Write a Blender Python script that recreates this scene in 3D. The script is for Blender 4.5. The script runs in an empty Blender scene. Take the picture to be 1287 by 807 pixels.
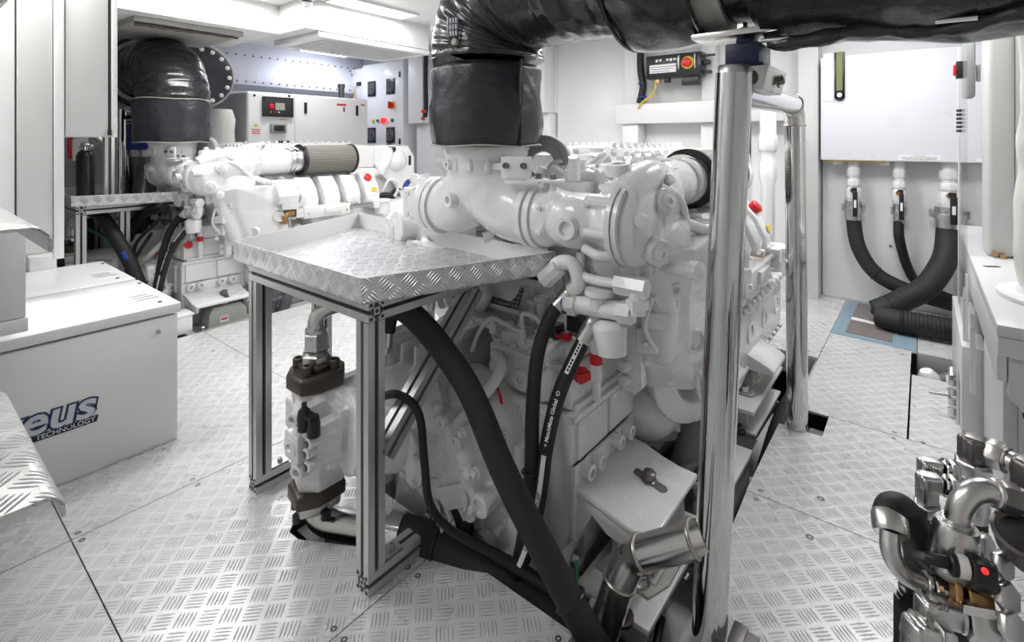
import bpy, bmesh, math, random
from mathutils import Vector, Matrix, noise
SC = bpy.context.scene
COL = SC.collection
V = Vector
PI = math.pi
rnd = random.Random(7)

# ---------------------------------------------------------------- mesh builder
def basis(d):
    d = V(d).normalized()
    a = V((0, 0, 1)) if abs(d.z) < 0.9 else V((1, 0, 0))
    u = a.cross(d).normalized()
    return u, d.cross(u), d

class M:
    """collects shapes into one mesh"""
    def __init__(s):
        s.v = []; s.f = []; s.mi = []; s.cur = 0; s.pr = []
    def add(s, vs, fs):
        o = len(s.v); s.v += [V(p) for p in vs]; s.pr.append((o, len(s.f)))
        for f in fs:
            s.f.append([i + o for i in f]); s.mi.append(s.cur)
    def mat(s, i): s.cur = i; return s
    def box(s, lo, hi):
        x0, y0, z0 = lo; x1, y1, z1 = hi
        s.add([(x0,y0,z0),(x1,y0,z0),(x1,y1,z0),(x0,y1,z0),(x0,y0,z1),(x1,y0,z1),(x1,y1,z1),(x0,y1,z1)],
              [(3,2,1,0),(4,5,6,7),(0,1,5,4),(1,2,6,5),(2,3,7,6),(3,0,4,7)])
        return s
    def obox(s, c, size, d=(1,0,0), up=(0,0,1)):
        """box centred at c; its x axis along d, z close to up"""
        x = V(d).normalized(); z = V(up) - x * x.dot(V(up)); z.normalize(); y = z.cross(x)
        h = [q / 2 for q in size]; c = V(c); p = []
        for k in (-1, 1):
            for (i, j) in ((-1,-1),(1,-1),(1,1),(-1,1)):
                p.append(c + x*h[0]*i + y*h[1]*j + z*h[2]*k)
        s.add(p, [(3,2,1,0),(4,5,6,7),(0,1,5,4),(1,2,6,5),(2,3,7,6),(3,0,4,7)])
        return s
    def prism(s, poly, axis, a, b):
        """poly of 2D points in the plane across axis ('x': y,z ; 'y': x,z ; 'z': x,y), between a and b"""
        def P(q, t):
            return {'x': (t, q[0], q[1]), 'y': (q[0], t, q[1]), 'z': (q[0], q[1], t)}[axis]
        n = len(poly)
        vs = [P(q, a) for q in poly] + [P(q, b) for q in poly]
        fs = [tuple(range(n))[::-1], tuple(range(n, 2*n))]
        fs += [(i, (i+1) % n, n + (i+1) % n, n + i) for i in range(n)]
        s.add(vs, fs); return s
    def loft(s, polys, caps=True):
        n = len(polys[0]); vs = [p for q in polys for p in q]; fs = []
        for k in range(len(polys) - 1):
            for i in range(n):
                j = (i+1) % n
                fs.append((k*n+i, k*n+j, (k+1)*n+j, (k+1)*n+i))
        if caps:
            fs.append(tuple(range(n))[::-1]); fs.append(tuple((len(polys)-1)*n + i for i in range(n)))
        s.add(vs, fs); return s
    def lathe(s, p, d, prof, n=28, ph=0.0, caps=True):
        """prof: (t along d, radius)"""
        u, w, d = basis(d); p = V(p)
        rings = [[p + d*t + (u*math.cos(ph + 2*PI*i/n) + w*math.sin(ph + 2*PI*i/n))*max(r, 1e-4) for i in range(n)] for t, r in prof]
        return s.loft(rings, caps)
    def cyl(s, a, b, r, r2=None, n=24, ch=0.0):
        a = V(a); b = V(b); L = (b-a).length; r2 = r if r2 is None else r2
        pr = [(0, r), (L, r2)] if ch <= 0 else [(0, r-ch), (ch, r), (L-ch, r2), (L, r2-ch)]
        return s.lathe(a, b-a, pr, n)
    def ring(s, p, d, R, r, t, n=32):
        """flat ring: outer R, inner r, thickness t along d"""
        u, w, d = basis(d); p = V(p); vs = []; fs = []
        for i in range(n):
            e = u*math.cos(2*PI*i/n) + w*math.sin(2*PI*i/n)
            vs += [p+e*R, p+e*R+d*t, p+e*r+d*t, p+e*r]
        for i in range(n):
            a = 4*i; b = 4*((i+1) % n)
            for k in range(4):
                k2 = (k+1) % 4; fs.append((a+k, b+k, b+k2, a+k2))
        s.add(vs, fs); return s
    def torus(s, p, d, R, r, n=36, m=10, a0=0.0, a1=2*PI):
        u, w, d = basis(d); p = V(p); full = abs(a1-a0-2*PI) < 1e-6
        k = n if full else n + 1
        pts = [p + (u*math.cos(a0+(a1-a0)*i/n) + w*math.sin(a0+(a1-a0)*i/n))*R for i in range(k)]
        return s.tube(pts, r, m, closed=full, smooth=False)
    def tube(s, pts, r, n=12, closed=False, smooth=True, sub=8, caps=True, rf=None):
        pts = [V(p) for p in pts]
        if smooth and len(pts) > 2: pts = spline(pts, sub, closed)
        k = len(pts); rings = []; prev = None
        for i in range(k):
            if closed: t = pts[(i+1) % k] - pts[i-1]
            else: t = pts[min(i+1, k-1)] - pts[max(i-1, 0)]
            t.normalize()
            if prev is None: u, w, _ = basis(t)
            else:
                u = prev - t*prev.dot(t)
                if u.length < 1e-6: u = basis(t)[0]
                u.normalize(); w = t.cross(u)
            prev = u
            ri = rf(i/(k-1)) if rf else (r[i] if isinstance(r, (list, tuple)) else r)
            rings.append([pts[i] + (u*math.cos(2*PI*j/n) + w*math.sin(2*PI*j/n))*ri for j in range(n)])
        if closed:
            rings.append(rings[0]); return s.loft(rings, False)
        return s.loft(rings, caps)
    def sphere(s, c, r, sc=(1,1,1), n=20, m=12):
        c = V(c); rings = []
        for k in range(m+1):
            a = -PI/2 + PI*k/m; rr = max(math.cos(a), 1e-3)*r
            rings.append([c + V((rr*math.cos(2*PI*i/n)*sc[0], rr*math.sin(2*PI*i/n)*sc[1], r*math.sin(a)*sc[2])) for i in range(n)])
        return s.loft(rings)
    def hexbolt(s, p, d, r=0.012, h=0.01, washer=True):
        p = V(p); d = V(d).normalized()
        if washer: s.lathe(p - d*0.002, d, [(0, r*1.45), (r*0.35, r*1.45)], 14); p = p + d*r*0.25
        s.lathe(p, d, [(0, r), (h*0.8, r), (h, r*0.82)], 6, rnd.random()); return s
    def cap(s, p, d, r=0.01, h=0.012):
        """socket cap screw head"""
        s.lathe(p, d, [(-0.002, r), (h*0.85, r), (h, r*0.85), (h, r*0.5), (h*0.5, r*0.45)], 14); return s
    def boltring(s, p, d, R, n, r=0.01, h=0.01, ph=0.0, fn='hex'):
        u, w, d = basis(d); p = V(p)
        for i in range(n):
            a = ph + 2*PI*i/n; q = p + (u*math.cos(a) + w*math.sin(a))*R
            if fn == 'hex': s.hexbolt(q, d, r, h)
            else: s.cap(q, d, r, h)
        return s
    def boss(s, p, d, r=0.03, h=0.02, hole=0.5):
        """round cast boss with a socket plug"""
        s.lathe(p, d, [(-0.01, r*1.15), (h*0.6, r), (h, r*0.92), (h, r*hole), (h*0.45, r*hole*0.9)], 22); return s
    def plug(s, p, d, r=0.03, h=0.012):
        s.lathe(p, d, [(-0.004, r), (h, r*0.96), (h, r*0.72), (h*1.25, r*0.62), (h*1.25, r*0.34), (h*0.5, r*0.32)], 24); return s
    def merge(s, o):
        k = len(s.v); s.pr += [(a+k, b+len(s.f)) for a, b in o.pr]; s.v += o.v; s.f += [[i+k for i in f] for f in o.f]; s.mi += o.mi; return s
    def xform(s, mtx, start=0):
        for i in range(start, len(s.v)): s.v[i] = mtx @ s.v[i]
        return s
    def shift(s, d):
        d = V(d); s.v = [p + d for p in s.v]; return s

    def pieces(s):
        """the shapes that touch one another, as builders of their own"""
        n = len(s.pr); e = [(s.pr[i][0], s.pr[i+1][0] if i+1 < n else len(s.v), s.pr[i][1], s.pr[i+1][1] if i+1 < n else len(s.f)) for i in range(n)]
        bb = []
        for a, b, _, _ in e:
            q = s.v[a:b]; bb.append(([min(p[k] for p in q)-.002 for k in range(3)], [max(p[k] for p in q)+.002 for k in range(3)]))
        g = list(range(n))
        def find(i):
            while g[i] != i: i = g[i]
            return i
        for i in range(n):
            for j in range(i):
                if all(bb[i][0][k] <= bb[j][1][k] and bb[j][0][k] <= bb[i][1][k] for k in range(3)): g[find(i)] = find(j)
        out = {}
        for i in range(n):
            m = out.setdefault(find(i), M()); a, b, c, d = e[i]; o = len(m.v)
            m.pr.append((o, len(m.f))); m.v += s.v[a:b]; m.f += [[q-a+o for q in f] for f in s.f[c:d]]; m.mi += s.mi[c:d]
        return list(out.values())
    def mesh(s, name, sharp=38, uv=False, loc=None):
        me = bpy.data.meshes.new(name)
        off = V(loc) if loc is not None else V((0,0,0))
        me.from_pydata([p - off for p in s.v], [], s.f)
        me.polygons.foreach_set('material_index', s.mi)
        bm = bmesh.new(); bm.from_mesh(me)
        bmesh.ops.recalc_face_normals(bm, faces=bm.faces)
        bm.to_mesh(me); bm.free()
        if uv: boxuv(me, off)
        if sharp is not None:
            me.polygons.foreach_set('use_smooth', [True]*len(me.polygons))
            me.set_sharp_from_angle(angle=math.radians(sharp))
        me.update(); return me

def boxuv(me, off=V((0,0,0))):
    l = me.uv_layers.new(name='UVMap')
    for p in me.polygons:
        n = p.normal; a = max(range(3), key=lambda i: abs(n[i]))
        for li in p.loop_indices:
            c = me.vertices[me.loops[li].vertex_index].co + off
            l.data[li].uv = (c.y, c.z) if a == 0 else (c.x, c.z) if a == 1 else (c.x, c.y)

def spline(pts, sub=8, closed=False):
    out = []; n = len(pts)
    rng = n if closed else n - 1
    for i in range(rng):
        p1 = pts[i]; p2 = pts[(i+1) % n]
        p0 = pts[i-1] if (i > 0 or closed) else p1*2 - p2
        p3 = pts[(i+2) % n] if (i+2 < n or closed) else p2*2 - p1
        for k in range(sub):
            t = k/sub; t2 = t*t; t3 = t2*t
            out.append(0.5*((2*p1) + (p2-p0)*t + (2*p0-5*p1+4*p2-p3)*t2 + (3*p1-p0-3*p2+p3)*t3))
    if not closed: out.append(pts[-1].copy())
    return out

def arc(c, u, w, R, a0, a1, n=8):
    c = V(c); u = V(u); w = V(w)
    return [c + u*R*math.cos(a0+(a1-a0)*i/n) + w*R*math.sin(a0+(a1-a0)*i/n) for i in range(n+1)]

def bake(me, mods):
    """a copy of the mesh with modifiers applied"""
    o = bpy.data.objects.new('tmp', me); COL.objects.link(o)
    for typ, kw in mods:
        m = o.modifiers.new(typ, typ)
        for k, v in kw.items(): setattr(m, k, v)
    dg = bpy.context.evaluated_depsgraph_get(); dg.update()
    new = bpy.data.meshes.new_from_object(o.evaluated_get(dg))
    bpy.data.objects.remove(o); return new

SPLIT = set('cover_bolt bracket_screw bracket_bolt foot_bolt bed_bolt mount_bolt anchor_bolt arm_bolt pump_socket support strut_weld weld_seam floor_shoe saddle_bolt lid_screw cover_boss block_plug'
            ' hose_clamp slot_hole foot_nut rivet connector stop_guard indicator tank_cap mount_bracket rubber_mount lower_stud nut red_tag kick_box knuckle leaf edge_clip front_fitting block_fitting bracket stringer_plate'.split())
def obj(name, m, mat, parent=None, bevel=0.0, sharp=38, uv=False, seg=2, loc=None, mirror=False):
    """link the shapes in m as ONE mesh object (a named kind of repeated part: one object per piece)"""
    if isinstance(m, M) and name in SPLIT:
        ps = m.pieces()
        if len(ps) > 1: return [obj(name, p, mat, parent, bevel, sharp, uv, seg, loc) for p in ps][0]
    off = None
    if parent is not None:
        off = world_loc(parent)
    elif loc is not None:
        off = V(loc)
    if isinstance(m, M): me = m.mesh(name, sharp, uv and not bevel, off)
    else: me = m
    mats = mat if isinstance(mat, (list, tuple)) else [mat]
    for q in mats: me.materials.append(q)
    if bevel > 0:
        me2 = bake(me, [('BEVEL', dict(width=bevel, segments=seg, limit_method='ANGLE', angle_limit=math.radians(40)))])
        bpy.data.meshes.remove(me); me = me2
        me.polygons.foreach_set('use_smooth', [True]*len(me.polygons))
        me.set_sharp_from_angle(angle=math.radians(max(sharp or 30, 30)))
        if uv: boxuv(me, off or V((0,0,0)))
    me.name = name
    o = bpy.data.objects.new(name, me); COL.objects.link(o)
    if parent is not None: o.parent = parent
    elif loc is not None: o.location = loc
    return o

def cast(name, m, mat, parent=None, vox=0.007, it=4, extra=None, loc=None, sharp=40):
    """blend the overlapping solids in m into one cast piece; extra shapes (bolts, plugs) are added crisp"""
    off = world_loc(parent) if parent is not None else (V(loc) if loc is not None else V((0,0,0)))
    me = m.mesh(name, None, False, off)
    me2 = bake(me, [('REMESH', dict(mode='VOXEL', voxel_size=vox)), ('SMOOTH', dict(factor=0.5, iterations=it))])
    bpy.data.meshes.remove(me)
    if extra is not None:
        ex = extra.mesh('x', 38, False, off)
        bm = bmesh.new(); bm.from_mesh(me2)
        for f in bm.faces: f.smooth = True
        bm.from_mesh(ex); bm.to_mesh(me2); bm.free(); bpy.data.meshes.remove(ex)
    else:
        me2.polygons.foreach_set('use_smooth', [True]*len(me2.polygons))
    if extra is not None:
        me2.polygons.foreach_set('use_smooth', [True]*len(me2.polygons)); me2.set_sharp_from_angle(angle=math.radians(sharp))
    me2.materials.clear(); me2.materials.append(mat); me2.name = name
    o = bpy.data.objects.new(name, me2); COL.objects.link(o)
    if parent is not None: o.parent = parent
    elif loc is not None: o.location = loc
    return o

def world_loc(o):
    p = V((0,0,0))
    while o is not None: p += o.location; o = o.parent
    return p

def thing(name, label, cat, loc=(0,0,0), group=None):
    o = bpy.data.objects.new(name, None); COL.objects.link(o)
    o.location = loc; o.empty_display_size = 0.1
    o['label'] = label; o['category'] = cat
    if group: o['group'] = group
    return o
def tag(o, label, cat, group=None):
    o['label'] = label; o['category'] = cat
    if group: o['group'] = group
    return o
def struct(name, m, mat, **k):
    o = obj(name, m, mat, **k); o['kind'] = 'structure'; return o
def kids(o): return [c for c in bpy.data.objects if c.parent == o]
def dup(root, shift, label, group=None):
    r = root.copy(); COL.objects.link(r); r.location = root.location + V(shift); r['label'] = label
    if group: r['group'] = group
    for c in kids(root):
        a = c.copy(); COL.objects.link(a); a.parent = r
        for g in kids(c):
            b = g.copy(); COL.objects.link(b); b.parent = a
    return r

def text(name, s, size, mat, origin, xdir, ydir, parent=None, shear=0.0, offset=0.0, ext=0.0006, align='LEFT', bend=None, sx=1.0, space=1.0):
    """flat lettering standing on a surface; xdir = reading direction"""
    cu = bpy.data.curves.new('t', 'FONT'); cu.body = s; cu.size = size; cu.shear = shear; cu.offset = offset
    cu.extrude = ext; cu.align_x = align; cu.space_character = space
    cu.resolution_u = 3
    to = bpy.data.objects.new('t', cu); COL.objects.link(to)
    dg = bpy.context.evaluated_depsgraph_get(); dg.update()
    me = bpy.data.meshes.new_from_object(to.evaluated_get(dg))
    bpy.data.objects.remove(to)
    x = V(xdir).normalized(); y = V(ydir).normalized(); z = x.cross(y); o = V(origin)
    off = world_loc(parent) if parent is not None else V((0,0,0))
    for v in me.vertices:
        c = v.co.copy()
        p = bend(c.x*sx, c.y, c.z) if bend else o + x*c.x*sx + y*c.y + z*c.z
        v.co = p - off
    me.materials.clear(); me.materials.append(mat); me.name = name
    ob = bpy.data.objects.new(name, me); COL.objects.link(ob)
    if parent is not None: ob.parent = parent
    return ob

# ---------------------------------------------------------------- materials
class NT:
    def __init__(s, name):
        s.m = bpy.data.materials.new(name); s.m.use_nodes = True; s.t = s.m.node_tree
        s.b = s.t.nodes['Principled BSDF']
    def n(s, typ, **k):
        q = s.t.nodes.new(typ)
        for a, b in k.items(): setattr(q, a, b)
        return q
    def l(s, a, b): s.t.links.new(a, b)
    def math(s, op, a, b=None, c=None):
        q = s.n('ShaderNodeMath', operation=op)
        for i, x in enumerate((a, b, c)):
            if x is None: continue
            if isinstance(x, (int, float)): q.inputs[i].default_value = x
            else: s.l(x, q.inputs[i])
        return q.outputs[0]
    def bump(s, h, dist=0.002, strength=1.0, normal=None):
        q = s.n('ShaderNodeBump'); q.inputs['Distance'].default_value = dist; q.inputs['Strength'].default_value = strength
        s.l(h, q.inputs['Height'])
        if normal is not None: s.l(normal, q.inputs['Normal'])
        return q.outputs[0]
def P(name, col, rough=0.4, metal=0.0, coat=0.0, emit=None, es=0.0, spec=0.5, alpha=1.0, trans=0.0, ior=1.45):
    t = NT(name); b = t.b
    b.inputs['Base Color'].default_value = (*col, 1); b.inputs['Roughness'].default_value = rough
    b.inputs['Metallic'].default_value = metal; b.inputs['Coat Weight'].default_value = coat
    b.inputs['Specular IOR Level'].default_value = spec; b.inputs['IOR'].default_value = ior
    b.inputs['Transmission Weight'].default_value = trans; b.inputs['Alpha'].default_value = alpha
    if emit: b.inputs['Emission Color'].default_value = (*emit, 1); b.inputs['Emission Strength'].default_value = es
    return t
def noisy(name, col, rough, metal=0.0, coat=0.0, scale=60, amp=0.0006, cvar=0.06, stretch=(1,1,1), rvar=0.1, detail=4):
    """paint, rubber or metal with slight unevenness"""
    t = P(name, col, rough, metal, coat)
    tc = t.n('ShaderNodeTexCoord'); mp = t.n('ShaderNodeMapping'); mp.inputs['Scale'].default_value = stretch
    t.l(tc.outputs['Object'], mp.inputs['Vector'])
    nz = t.n('ShaderNodeTexNoise'); nz.inputs['Scale'].default_value = scale; nz.inputs['Detail'].default_value = detail
    t.l(mp.outputs[0], nz.inputs['Vector'])
    if amp: t.l(t.bump(nz.outputs['Fac'], amp, 1.0), t.b.inputs['Normal'])
    n2 = t.n('ShaderNodeTexNoise'); n2.inputs['Scale'].default_value = scale*0.15; n2.inputs['Detail'].default_value = 3
    t.l(mp.outputs[0], n2.inputs['Vector'])
    mx = t.n('ShaderNodeMix', data_type='RGBA')
    mx.inputs['A'].default_value = (*[c*(1-cvar) for c in col], 1); mx.inputs['B'].default_value = (*[min(1, c*(1+cvar)) for c in col], 1)
    t.l(n2.outputs['Fac'], mx.inputs['Factor']); t.l(mx.outputs['Result'], t.b.inputs['Base Color'])
    t.l(t.math('ADD', t.math('MULTIPLY', n2.outputs['Fac'], 2*rvar), rough - rvar), t.b.inputs['Roughness'])
    return t.m
def tread_mat(name, col, rough, metal, cell=0.058, dist=0.0035, coat=0.0):
    """five-bar tread plate"""
    t = P(name, col, rough, metal, coat)
    uv = t.n('ShaderNodeTexCoord').outputs['UV']; sp = t.n('ShaderNodeSeparateXYZ'); t.l(uv, sp.inputs[0])
    k = 0.70711/cell
    a = t.math('MULTIPLY', t.math('ADD', sp.outputs[0], sp.outputs[1]), k)
    b = t.math('MULTIPLY', t.math('SUBTRACT', sp.outputs[1], sp.outputs[0]), k)
    par = t.math('PINGPONG', t.math('ADD', t.math('FLOOR', a), t.math('FLOOR', b)), 1.0)
    fa = t.math('SUBTRACT', t.math('FRACT', a), 0.5); fb = t.math('SUBTRACT', t.math('FRACT', b), 0.5)
    inv = t.math('SUBTRACT', 1.0, par)
    lu = t.math('ADD', t.math('MULTIPLY', fa, par), t.math('MULTIPLY', fb, inv))
    lv = t.math('ADD', t.math('MULTIPLY', fb, par), t.math('MULTIPLY', fa, inv))
    q = t.math('MULTIPLY', lv, 5.6)
    fr = t.math('SUBTRACT', t.math('FRACT', t.math('ADD', q, 0.5)), 0.5)
    bar = t.math('SUBTRACT', 1.0, t.math('ADD', t.math('POWER', t.math('DIVIDE', t.math('ABSOLUTE', fr), 0.27), 2.0),
                                          t.math('POWER', t.math('DIVIDE', t.math('ABSOLUTE', lu), 0.40), 2.0)))
    mask = t.math('LESS_THAN', t.math('ABSOLUTE', lv), 0.445)
    h = t.math('MULTIPLY', t.math('MAXIMUM', bar, 0.0), mask)
    h = t.math('POWER', h, 0.6)
    nz = t.n('ShaderNodeTexNoise'); nz.inputs['Scale'].default_value = 6; nz.inputs['Detail'].default_value = 4
    t.l(uv, nz.inputs['Vector'])
    t.l(t.math('ADD', t.math('MULTIPLY', nz.outputs['Fac'], 0.16), rough-0.08), t.b.inputs['Roughness'])
    t.l(t.bump(h, dist, 1.0), t.b.inputs['Normal'])
    return t.m

MT = {}
MT['engine'] = noisy('engine_paint', (0.80,0.80,0.80), 0.25, 0, 0.4, 90, 0.0007, 0.03)
MT['panel'] = noisy('panel_paint', (0.79,0.79,0.795), 0.36, 0, 0.1, 40, 0.0002, 0.02)
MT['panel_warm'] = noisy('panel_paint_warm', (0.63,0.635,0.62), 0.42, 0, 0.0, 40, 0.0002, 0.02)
MT['bench'] = noisy('bench_paint', (0.58,0.58,0.59), 0.4, 0, 0.05, 40, 0.0004, 0.05)
MT['tank'] = noisy('tank_paint', (0.76,0.76,0.80), 0.3, 0, 0.2, 30, 0.0002, 0.02)
MT['wall'] = noisy('wall_paint', (0.80,0.80,0.79), 0.45, 0, 0.0, 30, 0.0002, 0.02)
MT['hullwall'] = noisy('hull_paint', (0.76,0.77,0.84), 0.5, 0, 0.0, 20, 0.0006, 0.05)
MT['ceiling'] = noisy('ceiling_paint', (0.80,0.80,0.79), 0.4, 0, 0.1, 30, 0.0002, 0.02)
MT['grey'] = noisy('grey_paint', (0.33,0.34,0.34), 0.45, 0, 0.0, 60, 0.0004, 0.06)
MT['bed'] = noisy('bed_paint', (0.72,0.72,0.72), 0.35, 0, 0.1, 40, 0.0004, 0.04)
MT['tread'] = tread_mat('tread_plate', (0.76,0.76,0.76), 0.28, 0.22, dist=0.0036)
MT['tread_near'] = tread_mat('tread_plate_step', (0.72,0.72,0.71), 0.30, 0.25, 0.075, 0.009)
MT['tray'] = tread_mat('tread_plate_tray', (0.70,0.70,0.72), 0.26, 0.45, 0.052, 0.0055)
MT['steel'] = noisy('polished_steel', (0.60,0.60,0.60), 0.09, 1.0, 0, 40, 0.0, 0.05, (1,1,0.05), 0.05)
MT['steel_dull'] = noisy('zinc_steel', (0.62,0.615,0.60), 0.29, 1.0, 0, 90, 0.0003, 0.12, (1,1,1), 0.08)
MT['steel_dark'] = noisy('dark_steel', (0.20,0.19,0.18), 0.36, 0.9, 0, 90, 0.0003, 0.2)
MT['steel_brush'] = noisy('brushed_steel', (0.62,0.61,0.59), 0.24, 1.0, 0, 40, 0.0, 0.08, (1,1,0.05), 0.08)
MT['weld'] = noisy('weld_bead', (0.48,0.46,0.43), 0.35, 1.0, 0, 120, 0.001, 0.2)
MT['alu'] = noisy('anodised_aluminium', (0.62,0.62,0.62), 0.36, 0.75, 0, 60, 0.0, 0.03)
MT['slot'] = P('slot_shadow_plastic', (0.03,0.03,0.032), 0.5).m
MT['lagging'] = noisy('black_lagging', (0.020,0.020,0.023), 0.26, 0, 0.35, 45, 0.0022, 0.2, (1,1,1), 0.09)
MT['lagcloth'] = noisy('black_lagging_cloth', (0.026,0.026,0.034), 0.33, 0, 0.22, 60, 0.0016, 0.15)
MT['laglight'] = noisy('grey_lagging_edge', (0.42,0.41,0.38), 0.6, 0, 0.0, 80, 0.001, 0.2)
MT['rubber'] = noisy('black_rubber', (0.014,0.014,0.015), 0.55, 0, 0.0, 300, 0.0004, 0.2)
MT['rubber_weave'] = noisy('woven_hose', (0.020,0.020,0.021), 0.62, 0, 0.0, 500, 0.0007, 0.3)
MT['conduit'] = noisy('grey_conduit', (0.16,0.165,0.18), 0.5)
MT['plastic'] = P('black_plastic', (0.018,0.018,0.02), 0.32).m
MT['red'] = P('red_plastic', (0.62,0.015,0.02), 0.3).m
MT['redlit'] = P('red_indicator', (0.9,0.02,0.02), 0.3, emit=(1,0.03,0.03), es=1.5).m
MT['green'] = P('green_plastic', (0.02,0.16,0.07), 0.4).m
MT['yellow'] = P('yellow_plastic', (0.72,0.50,0.05), 0.4).m
MT['blue'] = noisy('blue_paint', (0.03,0.06,0.30), 0.35)
MT['navy'] = noisy('navy_paint', (0.012,0.018,0.06), 0.35)
MT['tape'] = noisy('blue_grey_tape', (0.24,0.33,0.40), 0.6, 0, 0, 120, 0.0006, 0.08)
MT['felt'] = noisy('brown_felt', (0.20,0.175,0.165), 0.9, 0, 0, 160, 0.002, 0.35)
MT['white_strip'] = P('white_strip', (0.86,0.86,0.84), 0.4).m
MT['white_gloss'] = P('white_gloss', (0.86,0.86,0.85), 0.2, coat=0.3).m
MT['wrap'] = noisy('white_wrap', (0.76,0.76,0.72), 0.45, 0, 0.1, 30, 0.002, 0.06)
MT['brass'] = noisy('brass', (0.42,0.26,0.12), 0.35, 1.0)
MT['bronze'] = noisy('brown_steel', (0.09,0.075,0.065), 0.4, 0.6)
MT['black_ink'] = P('black_ink', (0.02,0.02,0.025), 0.5).m
MT['blue_ink'] = P('blue_ink', (0.05,0.08,0.28), 0.5).m
MT['silver_ink'] = P('silver_ink', (0.62,0.65,0.70), 0.4).m
MT['red_ink'] = P('red_ink', (0.6,0.05,0.04), 0.5).m
MT['grey_ink'] = P('grey_ink', (0.35,0.35,0.36), 0.5).m
MT['dark'] = P('dark_bilge', (0.06,0.062,0.065), 0.6).m
MT['olive'] = noisy('olive_paint', (0.36,0.37,0.34), 0.38)
MT['sight'] = P('sight_glass', (0.22,0.23,0.10), 0.2).m
MT['lamp'] = P('lamp_diffuser', (0.9,0.9,0.9), 0.5, emit=(1.0,0.99,0.97), es=9).m
MT['lamp_cool'] = P('lamp_tube_glow', (0.9,0.9,0.9), 0.5, emit=(0.86,0.9,1.0), es=22).m
MT['label'] = P('paper_label', (0.84,0.84,0.83), 0.5).m
MT['display'] = P('display', (0.30,0.30,0.25), 0.25, emit=(0.8,0.8,0.7), es=0.15).m
def glassy():
    t = NT('clear_acrylic'); nt = t.t
    tr = t.n('ShaderNodeBsdfTransparent'); tr.inputs[0].default_value = (0.985,0.988,0.99,1)
    gl = t.n('ShaderNodeBsdfGlossy'); gl.inputs['Roughness'].default_value = 0.03
    fr = t.n('ShaderNodeFresnel'); fr.inputs[0].default_value = 1.45
    mx = t.n('ShaderNodeMixShader'); t.l(t.math('MULTIPLY', fr.outputs[0], 0.3), mx.inputs[0]); t.l(tr.outputs[0], mx.inputs[1]); t.l(gl.outputs[0], mx.inputs[2])
    out = [q for q in nt.nodes if q.type == 'OUTPUT_MATERIAL'][0]; t.l(mx.outputs[0], out.inputs['Surface'])
    return t.m
MT['acrylic'] = glassy()
def mesh_mat():
    """perforated / woven filter mesh"""
    t = P('filter_mesh', (0.30,0.27,0.23), 0.4, 0.7)
    uv = t.n('ShaderNodeTexCoord').outputs['UV']; sp = t.n('ShaderNodeSeparateXYZ'); t.l(uv, sp.inputs[0])
    a = t.math('SINE', t.math('MULTIPLY', t.math('ADD', sp.outputs[0], sp.outputs[1]), 215))
    b = t.math('SINE', t.math('MULTIPLY', t.math('SUBTRACT', sp.outputs[0], sp.outputs[1]), 215))
    h = t.math('MULTIPLY', a, b)
    t.l(t.bump(h, 0.002, 1.0), t.b.inputs['Normal'])
    mx = t.n('ShaderNodeMix', data_type='RGBA'); mx.inputs['A'].default_value = (0.05,0.047,0.043,1); mx.inputs['B'].default_value = (0.42,0.40,0.36,1)
    t.l(t.math('MULTIPLY', t.math('ADD', h, 1.0), 0.5), mx.inputs['Factor']); t.l(mx.outputs['Result'], t.b.inputs['Base Color'])
    return t.m
MT['mesh'] = mesh_mat()
# ================================================================ the setting
def plates():
    m = M(); g = 0.002; th = 0.010
    def pl(x0, x1, y0, y1): m.box((x0+g, y0+g, -th), (x1-g, y1-g, 0))
    def poly(pts): m.prism(pts, 'z', -th, 0)
    pl(-7.3,-2.157,-1.3,0.408); pl(-2.157,-1.2,-1.3,0.408); pl(-1.2,-0.49,-1.3,0.408)
    # plates in front of the near engine, cut back along the engine pit
    poly([(-2.155,0.410),(-1.202,0.410),(-1.202,1.076),(-1.27,1.055),(-1.585,0.870),(-1.64,0.868),(-1.68,0.91),(-1.68,0.98),(-1.62,1.02),(-1.37,1.16),(-1.345,1.178),(-1.60,1.185),(-2.155,1.185)])
    poly([(-1.198,0.410),(-0.718,0.410),(-0.718,1.157),(-1.094,1.157),(-1.198,1.078)])
    poly([(-0.655,0.410),(-0.545,0.410),(-0.545,1.16),(-0.63,1.16)])
    # aisle between the engines
    pl(-3.80,-2.157,0.408,1.41); pl(-3.80,-2.157,1.41,3.2); pl(-3.80,-2.157,3.2,4.98)
    pl(-5.46,-3.80,0.408,1.15); pl(-7.3,-5.46,0.408,4.98); pl(-5.46,-3.80,3.60,4.98)
    # starboard aisle
    poly([(-0.455,0.41),(1.3,0.41),(1.3,2.027),(-0.510,2.027),(-0.49,1.50),(-0.455,1.46)])
    pl(-0.49,1.3,-1.3,0.408)
    poly([(-0.512,2.031),(1.3,2.031),(1.3,2.808),(-0.345,2.808),(-0.345,2.60),(-0.516,2.60)])
    pl(-0.487,-0.055,2.81,3.985); pl(-0.051,1.3,2.81,3.60)
    pl(-0.487,-0.03,3.985,4.98); pl(-0.03,1.3,3.985,4.98)
    pl(-2.157,-0.487,3.52,4.98)
    return m
fm = plates()
fm.mat(1)
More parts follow.
